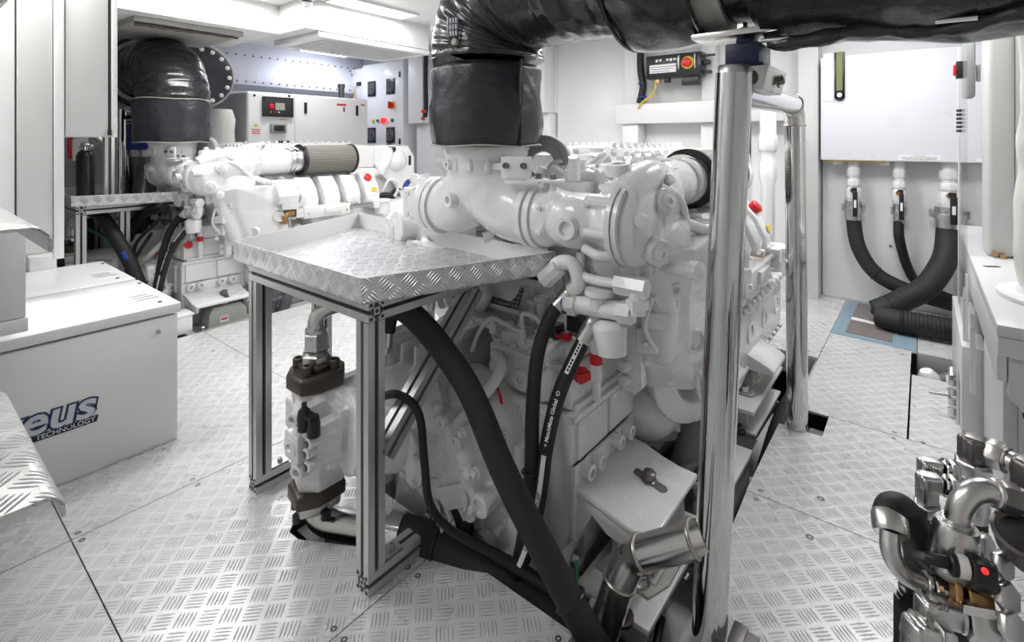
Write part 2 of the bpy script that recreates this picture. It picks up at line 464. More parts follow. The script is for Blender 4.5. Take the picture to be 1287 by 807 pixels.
for (x, y) in [(-2.18,.43),(-2.13,.43),(-2.18,.77),(-2.13,.77),(-2.49,.77),(-1.222,1.02),(-1.175,1.02),(-1.222,.77),(-1.175,.77),(-.742,1.12),(-.47,2.06),(-.47,2.0),
               (-.29,2.15),(-.29,1.92),(-.1,2.84),(-.1,2.78),(.0,2.82),(-3.41,1.32),(-3.42,1.55),(-.27,3.89),(-.47,3.94),(-2.9,1.36),(-2.9,1.46),(-2.3,1.3),(-1.7,1.12),(-.1,3.9),(.1,3.5),(-.55,4.2),(-.55,3.6),(-.9,3.6)]:
    big = (x, y) in ((-.29,2.15),(-.29,1.92))
    fm.lathe((x, y, -0.001), (0,0,1), [(0, .013 if big else .009), (0.0014, .013 if big else .009), (0.0014, .004), (0.0005, .004)], 14)
fl = struct('floor', fm, [MT['tread'], MT['steel_dark']], uv=True, sharp=30)

m = M(); m.box((-7.4,-1.4,-0.72),(1.4,5.1,-0.66))
struct('trim_7', m, MT['dark'])
# under-floor bearers that carry the plates
m = M()
for (x0,x1,y0,y1) in [(-2.9,-2.16,3.0,3.06),(-.50,-.44,.2,5),(-2.22,-2.16,.2,5),(-3.80,-3.74,.2,5),(-5.52,-5.46,.2,5),(-2.16,-.5,3.52,3.58),(-.03,1.3,3.985,4.03),(-.03,1.3,3.56,3.60),(-1.18,-.72,1.09,1.14),(-5.46,-3.8,1.09,1.14)]:
    m.box((x0,y0,-0.13),(x1,y1,-0.012))
struct('trim_1', m, MT['grey'], bevel=0.004)

# bulkhead behind the engines, with its pillars, cross beam and panels
m = M(); m.box((-7.6,5.0,-0.7),(1.5,5.08,2.75)); struct('wall_back', m, MT['wall'])
m = M(); m.box((-3.28,4.93,0.02),(-2.44,4.997,2.38)); struct('trim_2', m, MT['panel'], bevel=0.006)
m = M(); m.box((-2.40,4.80,0.02),(-2.23,4.997,1.452)); m.box((-2.40,4.84,1.652),(-2.23,4.997,2.38)); m.box((-2.45,4.76,1.455),(-0.83,4.997,1.65))
m.box((-1.62,4.84,0.02),(-1.50,4.997,1.452)); m.box((-1.62,4.86,1.652),(-1.50,4.997,2.38))
struct('trim_3', m, MT['panel'], bevel=0.006)
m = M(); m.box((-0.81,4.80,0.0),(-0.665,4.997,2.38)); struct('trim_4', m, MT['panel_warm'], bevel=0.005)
m = M(); m.box((-3.52,4.70,1.60),(-3.30,4.997,2.38)); m.box((-3.47,4.80,0.02),(-3.30,4.997,1.598)); m.box((-3.30,4.9,1.60),(-3.28,4.997,2.38)); struct('trim_5', m, MT['panel'], bevel=0.006)
m = M(); m.box((-5.62,4.70,1.52),(-5.32,4.997,2.6)); m.box((-5.56,4.80,0.02),(-5.20,4.997,1.518)); struct('trim_6', m, MT['panel'], bevel=0.006)

# hull side beyond the far engine: leaning plates with rows of bolts
m = M()
m.prism([(-7.35,-0.7),(-7.25,-0.7),(-7.16,1.95),(-6.98,2.02),(-6.98,2.10),(-7.02,2.18),(-7.08,2.48),(-7.12,2.7),(-7.4,2.7)], 'y', -1.3, 5.0)
wl = struct('wall_left', m, MT['hullwall'])
m = M()
for i in range(34):
    y = 1.2 + i*0.112
    m.hexbolt((-6.98, y, 2.062), (1,0,0.1), 0.011, 0.016, False)
    m.hexbolt((-7.01, y+0.03, 2.125), (1,0,0.3), 0.011, 0.016, False)
    m.hexbolt((-7.068, y*1.0+0.02, 2.42), (1,0,0.2), 0.011, 0.016, False)
for k in range(4): m.hexbolt((-7.04, 4.72+0.03*k, 2.37-0.06*k), (1,0,0.2), 0.011, 0.016, False)
obj('bolt_heads', m, MT['steel_dark'], wl)

m = M(); m.box((1.05,-1.4,-0.7),(1.15,5.1,2.75)); struct('wall_right', m, MT['wall'])
m = M(); m.box((-7.6,-1.38,-0.7),(1.5,-1.3,2.75)); struct('wall_front', m, MT['wall'])
m = M(); m.box((-4.38,-1.4,2.38),(1.3,5.1,2.46)); m.box((-7.6,-1.4,2.58),(-4.38,5.1,2.66)); m.box((-4.40,-1.4,2.40),(-4.37,5.1,2.62)); struct('ceiling', m, MT['ceiling'])
# dropped soffit between the engines
m = M(); m.box((-5.05,0.3,2.15),(-4.07,2.07,2.57)); struct('trim_8', m, MT['ceiling'], bevel=0.004)
m = M(); m.box((-4.40,2.07,2.15),(-3.68,3.33,2.379)); m.box((-4.46,2.072,2.15),(-4.40,3.33,2.57)); struct('trim_9', m, MT['ceiling'], bevel=0.004)
m = M(); m.box((-4.069,0.3,2.379),(-4.05,2.069,2.379+.001)); 
# wall and lockers seen past the stairs
m = M(); m.box((-3.9,-1.3,0.64),(-3.02,0.385,2.379)); struct('trim_10', m, MT['wall'])

# vent grille under the duct
t = thing('ceiling_vent', 'white louvred air grille under the dropped ceiling duct', 'vent', (-4.04,2.76,2.15))
m = M()
for (a, b) in [((-4.40,2.19,2.105),(-4.33,3.35,2.149)),((-3.76,2.19,2.105),(-3.69,3.35,2.149)),((-4.33,2.19,2.105),(-3.76,2.27,2.149)),((-4.33,3.27,2.105),(-3.76,3.35,2.149))]: m.box(a, b)
obj('frame', m, MT['panel'], t, bevel=0.004)
m = M()
for i in range(24): 
    y = 2.285 + i*0.0422
    m.box((-4.33,y,2.110),(-3.76,y+.018,2.120))
m.mat(1); m.box((-4.33,2.27,2.142),(-3.76,3.27,2.148))
obj('slat', m, [MT['panel'], MT['grey']], t, sharp=20)

# lamps, some of them unseen and added for their light
def lamp(x0, x1, y0, y1, z, label, watt, col=(1,0.995,0.985), group=None):
    t = thing('ceiling_light', label, 'light', ((x0+x1)/2,(y0+y1)/2,z))
    m = M(); w = 0.02
    m.box((x0,y0,z-.02),(x0+w,y1,z-.001)); m.box((x1-w,y0,z-.02),(x1,y1,z-.001)); m.box((x0+w,y0,z-.02),(x1-w,y0+w,z-.001)); m.box((x0+w,y1-w,z-.02),(x1-w,y1,z-.001))
    obj('frame', m, MT['panel'], t)
    m = M(); m.box((x0+w,y0+w,z-.014),(x1-w,y1-w,z-.004)); obj('diffuser', m, MT['lamp'], t)
    L = bpy.data.lights.new('lamp_light', 'AREA'); L.shape = 'RECTANGLE'; L.size = x1-x0-.04; L.size_y = y1-y0-.04; L.energy = watt; L.color = col
    o = bpy.data.objects.new('lamp_light', L); COL.objects.link(o); o.parent = t; o.location = (0,0,-0.03)
    return t
lamp(-3.62,-3.38,2.20,2.95,2.38,'flush ceiling lamp along the grille duct between the engines',15)
lamp(-3.95,-3.60,1.05,1.90,2.38,'flush ceiling lamp over the aisle by the soffit step',22)
lamp(-3.15,-2.75,-0.35,0.65,2.38,'unseen ceiling lamp added over the white battery cabinets',30)  # out-of-view lamp, put in to rake light across the engine front
lamp(-1.75,-1.05,2.55,3.45,2.38,'unseen ceiling lamp added above the near engine rear end',27)  # out of view, added to light the rear top of the engine
lamp(-0.25,0.05,2.45,3.45,2.38,'flush ceiling lamp above the starboard aisle',24)
lamp(-0.6,0.1,4.0,4.25,2.38,'unseen bluish ceiling lamp added above the valve panel',10,(0.86,0.90,1.0))  # added bluish fill for the tank and valves, fixture not seen
lamp(-1.75,-1.3,-0.45,0.35,2.38,'unseen ceiling lamp added above the near end of the room',9)  # weak added fill from behind the viewpoint, no fixture seen
lamp(-2.62,-2.30,2.6,3.7,2.38,'unseen ceiling lamp added beside the near engine over the aisle',17)  # extra lamp out of view, added to brighten the aisle side
lamp(-5.4,-5.1,2.6,3.4,2.58,'unseen ceiling lamp added behind the soffit over the far engine',16)  # put in out of sight to brighten the generator front
t = thing('tube_light', 'bluish white tube lamp over the far generator housing', 'light', (-6.68,4.05,2.575))
m = M(); m.box((-6.74,3.70,2.545),(-6.62,4.42,2.579)); obj('housing', m, MT['panel'], t, bevel=0.005)
m = M(); m.cyl((-6.66,3.72,2.53),(-6.66,4.40,2.53),0.014); m.cyl((-6.705,3.72,2.53),(-6.705,4.40,2.53),0.014); obj('tube', m, MT['lamp_cool'], t)
L = bpy.data.lights.new('tube_glow', 'AREA'); L.shape = 'RECTANGLE'; L.size = .1; L.size_y = .7; L.energy = 12; L.color = (0.8,0.86,1.0)
o = bpy.data.objects.new('tube_glow', L); COL.objects.link(o); o.parent = t; o.location = (0,0,-0.07)

t = thing('smoke_detector', 'round white smoke detector with black slots on the ceiling', 'detector', (-3.62,2.32,2.38))
d = M(); d.lathe((-3.66,2.08,2.38),(0,0,-1),[(0,.05),(.018,.052),(.022,.045),(.03,.04)],28); d.lathe((-3.66,2.08,2.35),(0,0,-1),[(.012,.04),(.03,.036),(.036,.02)],28)
t.location = (-3.66,2.08,2.38); obj('body', d, MT['white_gloss'], t)
m = M(); m.lathe((-3.66,2.08,2.35),(0,0,-1),[(0,.037),(.012,.037)],28); obj('slot_band', m, MT['plastic'], t)
t = thing('ceiling_camera', 'small white camera dome on the ceiling at the end of the duct', 'sounder', (-3.55,3.28,2.38))  # a small ceiling camera, the dark ball is its lens
m = M(); m.lathe((-3.55,3.28,2.38),(0,0,-1),[(0,.036),(.07,.036),(.085,.028),(.10,.01)],24); obj('housing', m, MT['white_gloss'], t)
m = M(); m.sphere((-3.535,3.255,2.30),.014); obj('lens', m, MT['plastic'], t)
# ================================================================ cabinets, steps and machinery on the far side
def zeus_box(x1, x0, y1, lidz, label, logo):
    t = thing('battery_cabinet', label, 'cabinet', ((x0+x1)/2, 0.2, 0), )
    m = M(); m.box((x0+.012,-.75,0.0),(x1-.004,y1-.01,lidz-.05)); obj('body', m, MT['panel'], t, bevel=0.004)
    m = M(); m.box((x1-.003,-.73,.012),(x1,y1-.045,lidz-.053)); obj('side_panel', m, MT['panel'], t, bevel=0.002)
    m = M(); m.box((x0,-.76,lidz-.042),(x1+.006,y1,lidz)); obj('lid', m, MT['panel'], t, bevel=0.006, seg=3)
    m = M(); m.cyl((x1-.001,y1-.085,lidz-.105),(x1+.012,y1-.085,lidz-.105),.008,n=12); obj('lock', m, MT['steel_dull'], t)
    m = M(); m.cyl((x1-.06,y1-.06,lidz-.002),(x1-.06,y1-.06,lidz+.004),.008,n=12); m.cyl((x0+.09,y1-.02,lidz-.002),(x0+.09,y1-.02,lidz+.004),.008,n=12); obj('lid_screw', m, MT['steel_dark'], t)
    m = M(); m.box((x1-.26,y1-.13,lidz+.0002),(x1-.10,y1-.045,lidz+.001)); s = obj('notice', m, MT['label'], t)
    for k in range(3):
        m = M(); m.box((x1-.245+.04*k,y1-.125,lidz+.0011),(x1-.225+.04*k,y1-.055+.01*k,lidz+.0014)); obj('notice_line', m, MT['alu'], s)
    if logo:
        yd = V((0,1,0)); zd = V((0,0,1)); X_ = x1+.0012
        w = M(); w.prism([(.03,.198),(.554,.198),(.560,.2235),(.03,.2235)],'x',x1,X_); obj('logo_band', w, MT['black_ink'], t)
        for (off, mt, dx) in ((.0095,'black_ink',.0004),(.0060,'blue_ink',.0010),(.0028,'silver_ink',.0016)):
            text('logo_letters', 'zeus', .142, MT[mt], (X_+dx,.548,.2275), yd, zd, t, shear=.16, offset=off, ext=.0002, sx=1.12, space=1.0, align='RIGHT')
        text('logo_caption', 'POWER TECHNOLOGY', .0255, MT['silver_ink'], (X_+.0004,.550,.2025), yd, zd, t, offset=.0004, ext=.0002, sx=1.0, align='RIGHT')
    return t
zeus_box(-2.522,-3.085,0.845,0.594,'white cabinet with the blue and black logo beside the tread steps',True)
zeus_box(-3.13,-3.72,0.845,0.594,'plain white cabinet behind the cabinet with the logo',False)

# steps: bent tread plates on white carriers
def step(z, ynose, x0, x1, label, thick=.007, lip=.052):
    y1 = ynose; y0 = ynose-.30; r = .035
    prof = [(y0,z-thick),(y0,z)]
    up = [(y1-r+r*math.sin(a), z-r+r*math.cos(a)) for a in [PI/2*i/6 for i in range(7)]]
    dn = [(y1-r+(r-thick)*math.sin(a), z-r+(r-thick)*math.cos(a)) for a in [PI/2*i/6 for i in range(7)]][::-1]
    prof = [(y0,z)] + up + [(y1,z-lip),(y1-thick,z-lip)] + dn + [(y0,z-thick)]
    m = M(); m.prism(prof,'x',x0,x1)
    t = thing('stair_tread', label, 'step', ((x0+x1)/2,(y0+y1)/2,z-lip))
    obj('tread_plate', m, MT['tread_near'], t, bevel=0.0015, uv=True)
    m = M(); m.prism([(y0+.01,z-thick-.001),(y1-.05,z-thick-.001),(y0+.01,z-.16)],'x',x0+.03,x0+.05); m.prism([(y0+.01,z-thick-.001),(y1-.05,z-thick-.001),(y0+.01,z-.16)],'x',x1-.25,x1-.23)
    obj('bracket', m, MT['panel'], t, bevel=.002)
    return t
step(.60,.245,-2.02,-1.335,'lowest bent tread plate step beside the logo cabinet')
step(1.13,.226,-2.02,-1.345,'middle bent tread plate step level with the work trays')
step(1.615,.165,-2.02,-1.36,'highest tread plate step under the ceiling corner')
t = thing('stair_stringer', 'white side stringer carrying the tread plate steps', 'stringer', (-2.06,-.1,0))
m = M(); m.box((-2.06,-.13,0),(-2.03,-.04,2.2)); m.box((-1.33,-.13,0),(-1.30,-.06,.5)); obj('plate', m, MT['panel'], t, bevel=.003)
# white equipment box under the middle step
t = thing('wall_box', 'white equipment box with a framed edge under the middle step', 'box', (-2.4,.1,.71))
m = M(); m.box((-2.75,-.5,.745),(-2.2,.245,1.10)); obj('body', m, MT['panel'], t, bevel=.003)
m = M(); m.box((-2.75,-.5,.70),(-2.185,.31,.742)); obj('base_rail', m, MT['panel'], t, bevel=.003)
m = M(); m.box((-2.26,.247,.744),(-2.19,.305,1.02)); obj('edge_strip', m, MT['panel'], t, bevel=.003)

# tall lockers
t = thing('tall_locker', 'tall pale grey locker hung beside the white wall', 'locker', (-3.2,.46,.805))
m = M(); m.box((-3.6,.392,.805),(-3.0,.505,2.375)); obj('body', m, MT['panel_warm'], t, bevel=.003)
m = M(); m.box((-3.03,.508,.77),(-2.99,.542,2.375)); obj('edge_post', m, MT['panel'], t, bevel=.003)
t = thing('wall_locker', 'white upper locker with a flush door above the far tray', 'locker', (-3.2,.63,1.31))
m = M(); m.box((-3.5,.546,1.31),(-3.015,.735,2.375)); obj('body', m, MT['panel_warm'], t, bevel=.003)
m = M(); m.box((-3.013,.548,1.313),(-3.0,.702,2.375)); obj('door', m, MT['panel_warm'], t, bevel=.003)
m = M(); m.box((-3.012,.703,1.33),(-3.004,.712,2.37)); obj('door_gap', m, MT['slot'], t)
m = M(); m.box((-3.012,.715,1.309),(-2.998,.738,2.375)); obj('door_frame', m, MT['panel'], t, bevel=.003)
m = M(); m.box((-3.008,.700,1.318),(-2.99,.714,1.345)); obj('latch', m, MT['plastic'], t, bevel=.002)
# vented grey unit beneath the locker
t = thing('louvred_unit', 'grey louvred unit on the floor below the tall locker', 'unit', (-3.95,.5,0))
m = M(); m.box((-4.15,.33,0),(-3.82,.52,.74)); obj('body', m, MT['grey'], t, bevel=.004)
m = M()
for k in range(7): m.box((-3.819,.34,.44+k*.04),(-3.805,.51,.465+k*.04))
obj('louvre', m, MT['panel_warm'], t)
m = M(); m.box((-3.815,.53,.56),(-3.70,.64,.67)); m.prism([(.53,.56),(.64,.56),(.60,.52)],'x',-3.80,-3.72); obj('casing', m, MT['panel'], t, bevel=.006)

# gas bottle and release box in the dark bay
t = thing('gas_bottle', 'black gas bottle with chrome valve in the dark bay', 'bottle', (-5.0,1.03,0))
m = M(); m.lathe((-5.0,1.03,.0),(0,0,1),[(0,.05),(.02,.056),(1.17,.056),(1.20,.045),(1.215,.03)],28); obj('cylinder', m, MT['plastic'], t)
m = M(); m.lathe((-5.0,1.03,1.215),(0,0,1),[(0,.034),(.03,.038),(.035,.03),(.06,.03),(.065,.012)],18); m.cyl((-5.0,1.03,1.25),(-4.95,1.06,1.25),.014); obj('valve', m, MT['steel'], t)
t = thing('red_handle_box', 'white release box with a red handle beside the black bottle', 'box', (-5.25,1.02,0))
m = M(); m.box((-5.30,1.0,1.13),(-5.24,1.10,1.36)); m.box((-5.29,1.03,0),(-5.26,1.07,1.13)); obj('body', m, MT['panel'], t, bevel=.006)
m = M(); m.tube([(-5.235,.985,1.15),(-5.225,.98,1.2),(-5.225,.98,1.29),(-5.225,.995,1.32),(-5.225,1.04,1.33)],.012); obj('handle', m, MT['red'], t)
t = thing('bay_screen', 'grey screen plate behind the gas bottle', 'panel', (-6.0,1.2,0))
m = M(); m.box((-6.05,.6,0),(-6.0,1.7,2.1)); obj('plate', m, MT['panel_warm'], t, bevel=.003)
t = thing('bay_pipe', 'slanting grey pipe behind the black gas bottle', 'pipe', (-5.5,1.2,.6))
m = M(); m.tube([(-5.5,1.05,1.5),(-5.45,1.15,1.36),(-5.38,1.32,1.12),(-5.36,1.36,.5),(-5.36,1.36,.0)],.06,18); obj('tube', m, MT['steel_dull'], t)
t = thing('bay_post', 'slotted aluminium post standing between the locker and the far tray', 'post', (-4.6,1.08,.845))
m = M(); m.box((-4.632,1.05,.846),(-4.572,1.11,1.75)); obj('profile', m, MT['alu'], t, bevel=.004)
m = M(); m.box((-4.571,1.072,.86),(-4.568,1.088,1.74)); obj('groove', m, MT['slot'], t)

# generator in its sound housing
t = thing('generator', 'white generator sound housing with black control panel', 'generator', (-6.1,3.3,0))
m = M(); m.box((-6.62,2.52,.05),(-5.65,4.06,1.82)); obj('housing', m, MT['panel'], t, bevel=.03, seg=3)
m = M(); m.box((-6.6,2.55,0),(-5.7,4.03,.05)); obj('base_frame', m, MT['grey'], t)
def g_rect(name, y0, y1, z0, z1, mat, d0=.002, d1=.012, bv=.002, par=None):
    m = M(); m.box((-5.65+d0,y0,z0),(-5.65+d1,y1,z1)); return obj(name, m, MT[mat], par or t, bevel=bv)
pn = g_rect('control_panel', 2.68,3.03,1.55,1.77,'plastic',.001,.03,.006)
g_rect('panel_bezel',2.70,3.01,1.57,1.75,'slot',.03,.034,.002,pn)
m = M(); m.lathe((-5.617,2.765,1.66),(1,0,0),[(0,.03),(.02,.03),(.026,.022)],20); obj('stop_button', m, MT['red'], pn)
g_rect('display',2.815,2.92,1.625,1.705,'display',.034,.038,0,pn)
for k, c in enumerate(('yellow','red','panel','blue')):
    m = M(); m.cyl((-5.617,2.76+.045*k,1.60),(-5.607,2.76+.045*k,1.60),.009,n=12); obj('indicator', m, MT[c], pn)
g_rect('breaker_window',2.77,2.95,1.37,1.475,'grey',.001,.03,.006)
g_rect('breaker_switch',2.80,2.92,1.39,1.455,'plastic',.03,.036,.002)
g_rect('yellow_sticker',2.88,2.96,1.515,1.53,'yellow',.001,.002,0)
w = g_rect('warning_label',2.56,2.67,1.35,1.47,'label',.001,.002,0)
m = M(); m.prism([(2.59,1.435),(2.64,1.435),(2.615,1.475)],'x',-5.6478,-5.647); obj('warning_triangle', m, MT['yellow'], w)
for k in range(3): g_rect('warning_text',2.57,2.66,1.36+k*.02,1.37+k*.02,'red_ink',.0022,.0028,0,w)
for y in (3.17,3.87): g_rect('latch',y,y+.035,1.60,1.73,'plastic',.001,.012,.004)
w = g_rect('notice',3.60,3.73,1.62,1.74,'label',.001,.002,0); g_rect('notice_band',3.60,3.73,1.715,1.74,'red_ink',.0022,.003,0,w); g_rect('notice_figure',3.69,3.71,1.64,1.70,'black_ink',.0022,.003,0,w)
w = g_rect('side_notice',3.95,4.0,1.65,1.75,'label',.001,.002,0); g_rect('side_notice_band',3.95,4.0,1.73,1.75,'red_ink',.0022,.003,0,w)
for (y, z) in ((2.60,1.775),(2.99,1.795),(2.9,1.27)):
    m = M(); m.cyl((-5.651,y,z),(-5.645,y,z),.013,n=14); obj('fastener', m, MT['plastic'], t)
m = M(); m.cyl((-6.4,2.521,1.73),(-6.4,2.515,1.73),.013,n=14); obj('fastener', m, MT['plastic'], t)
g_rect('panel_seam',3.055,3.059,.1,1.8,'grey',.0005,.0012,0)
for k in range(4): g_rect('generator_mark',2.86+.035*k,2.885+.035*k,1.262,1.285,'black_ink',.0005,.002,0)
# filler pipe on the housing
m = M(); m.cyl((-6.2,4.02,1.82),(-6.2,4.02,2.02),.04); m.cyl((-6.2,4.02,2.0),(-6.2,4.02,2.05),.05); 
tag(obj('exhaust_stub', m, MT['steel_dark'], loc=(-6.2,4.02,1.82)), 'dark pipe stub standing on top of the generator housing', 'pipe')

# switchboard
t = thing('switchboard', 'tall white switchboard with black fan grilles and red switch', 'switchboard', (-6.25,4.8,0))
m = M(); m.box((-6.74,4.74,0),(-5.78,4.99,2.43)); obj('cabinet', m, MT['panel'], t, bevel=.008)
def s_rect(name, x0, x1, z0, z1, mat, d=.012, bv=.002, par=None, d0=.0005):
    m = M(); m.box((x0,4.74-d,z0),(x1,4.74-d0,z1)); return obj(name, m, MT[mat], par or t, bevel=bv)
for (x, z) in ((-6.50,2.06),(-6.05,2.07),(-6.50,1.36),(-6.05,1.36)):
    f = s_rect('fan_grille', x-.095, x+.095, z-.115, z+.115, 'plastic', .014, .004)
    m = M()
    for r in (.03,.055,.08): m.torus((x,4.722,z),(0,1,0),r,.006,24,6)
    for a in range(8): m.cyl((x+.02*math.cos(a*PI/4),4.722,z+.02*math.sin(a*PI/4)),(x+.085*math.cos(a*PI/4),4.722,z+.085*math.sin(a*PI/4)),.004,n=6)
    obj('guard_ring', m, MT['conduit'], f)
    s_rect('plate_label', x-.05, x+.05, z+.135, z+.155, 'label', .003, 0)
y = s_rect('switch_plate', -6.06,-5.94,1.74,1.85,'yellow',.012,.003)
m = M(); m.lathe((-6.01,4.728,1.795),(0,-1,0),[(0,.045),(.04,.04),(.045,.03)],18); m.box((-6.02,4.66,1.745),(-6.0,4.69,1.845)); obj('switch_knob', m, MT['red'], y)
for (x, c) in ((-6.46,'yellow'),(-6.35,'green'),(-6.01,'green')):
    m = M(); m.lathe((x,4.74,1.575),(0,-1,0),[(0,.024),(.02,.024),(.028,.016)],16); obj('indicator', m, MT[c], t)
m = M(); m.lathe((-6.22,4.74,1.575),(0,-1,0),[(0,.042),(.03,.042),(.04,.03)],18); m.box((-6.21,4.69,1.57),(-6.11,4.715,1.60)); obj('indicator', m, MT['redlit'], t)
for x in (-6.46,-6.35,-6.22,-6.01): s_rect('plate_label', x-.03, x+.03, 1.625, 1.645, 'label', .003, 0)
for z in (2.24,1.28): s_rect('latch', -5.86,-5.83,z-.05,z+.03,'plastic',.016,.004)
s_rect('rating_plate', -6.32,-6.20,2.30,2.36,'label',.003,0)
t = thing('junction_cabinet', 'narrow grey cabinet with a small socket beside the switchboard', 'cabinet', (-6.9,4.85,1.9))
m = M(); m.box((-7.06,4.76,1.86),(-6.76,4.99,2.40)); obj('body', m, MT['panel'], t, bevel=.006)
m = M(); m.box((-6.90,4.735,2.13),(-6.80,4.76,2.19)); obj('socket', m, MT['plastic'], t, bevel=.004)
m = M(); m.tube([(-6.88,4.74,2.14),(-6.92,4.735,2.10),(-6.94,4.735,2.0),(-6.93,4.735,1.9)],.006,8); obj('cord', m, MT['yellow'], t)

# frame carrying the far exhaust and its blue coupling
t = thing('support_frame', 'stainless pipe frame with a blue mount behind the far engine', 'frame', (-5.15,1.3,0))
r = .040
m = M(); m.tube([(-5.15,1.29,0),(-5.15,1.29,1.43),(-5.15,1.305,1.465),(-5.15,1.35,1.48),(-5.15,1.85,1.48)],r,18,sub=6); obj('pipe', m, MT['steel'], t)
m = M(); m.box((-5.20,1.31,1.525),(-5.10,1.60,1.54)); m.box((-5.20,1.32,1.552),(-5.10,1.60,1.565)); obj('rail', m, MT['panel'], t, bevel=.004)
m = M(); m.prism([(1.33,1.566),(1.56,1.566),(1.49,1.60),(1.465,1.66),(1.42,1.66),(1.40,1.60)],'x',-5.18,-5.10); obj('mount', m, MT['blue'], t, bevel=.006)
t = thing('exhaust_mixer', 'dark exhaust mixer with a blue coupling sleeve behind the far engine', 'exhaust mixer', (-5.35,1.6,0))
m = M(); m.lathe((-5.34,1.56,1.21),(0,0,1),[(0,.18),(.02,.195),(.05,.18),(.09,.195),(.13,.18),(.17,.195),(.21,.18),(.24,.19),(.26,.18)],32); obj('coupling', m, MT['blue'], t)
m = M(); m.lathe((-5.34,1.56,1.43),(0,0,1),[(0,.186),(.03,.186)],32); m.lathe((-5.34,1.56,1.15),(0,0,1),[(0,.17),(.06,.184)],32); obj('hose_clamp', m, MT['steel_dull'], t)
m = M(); m.lathe((-5.34,1.56,.0),(0,0,1),[(0,.15),(.7,.15),(1.15,.165)],32); m.tube([(-5.2,1.38,.3),(-5.12,1.42,.7),(-5.2,1.5,1.05)],.085,16); obj('body', m, MT['steel_dark'], t)
t = thing('wrapped_pipe', 'white wrapped riser pipe between the far silencer and generator', 'pipe', (-5.75,2.28,0))
m = M(); m.lathe((-5.55,2.2,.0),(0,0,1),[(0,.14),(.4,.145),(.9,.138),(1.2,.15),(1.38,.14),(1.5,.15),(1.60,.12)],28); obj('wrapping', m, MT['wrap'], t)
# ================================================================ work trays on profile legs
def profile(m, a, b, w=.058, up=(0,0,1)):
    """slotted square profile from a to b, a flat end face with its recesses"""
    a = V(a); b = V(b); d = (b-a).normalized(); L = (b-a).length
    z = V(up) - d*d.dot(V(up)); z.normalize(); y = z.cross(d)
    h = w/2; s = w*.11; k = w*.20
    q = [(-h,-h),(-s,-h),(-s,-h+k),(s,-h+k),(s,-h),(h,-h),(h,-s),(h-k,-s),(h-k,s),(h,s),(h,h),(s,h),(s,h-k),(-s,h-k),(-s,h),(-h,h),(-h,s),(-h+k,s),(-h+k,-s),(-h,-s)]
    m.loft([[p + y*i + z*j for (i, j) in q] for p in (a, b)])
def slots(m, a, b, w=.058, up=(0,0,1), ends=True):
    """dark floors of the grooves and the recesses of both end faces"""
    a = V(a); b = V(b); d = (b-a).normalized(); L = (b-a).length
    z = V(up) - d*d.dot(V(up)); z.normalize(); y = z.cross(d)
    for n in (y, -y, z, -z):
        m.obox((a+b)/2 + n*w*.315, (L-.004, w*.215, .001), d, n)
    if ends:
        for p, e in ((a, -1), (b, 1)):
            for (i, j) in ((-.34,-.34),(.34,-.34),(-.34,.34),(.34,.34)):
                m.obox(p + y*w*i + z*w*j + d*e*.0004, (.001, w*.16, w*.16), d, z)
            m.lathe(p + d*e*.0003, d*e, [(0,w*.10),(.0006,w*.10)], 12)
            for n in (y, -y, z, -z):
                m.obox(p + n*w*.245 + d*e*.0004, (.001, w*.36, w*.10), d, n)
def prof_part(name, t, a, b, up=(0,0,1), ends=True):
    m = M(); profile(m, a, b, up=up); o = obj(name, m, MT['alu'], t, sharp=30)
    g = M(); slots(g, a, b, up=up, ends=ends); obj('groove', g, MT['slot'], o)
    return o
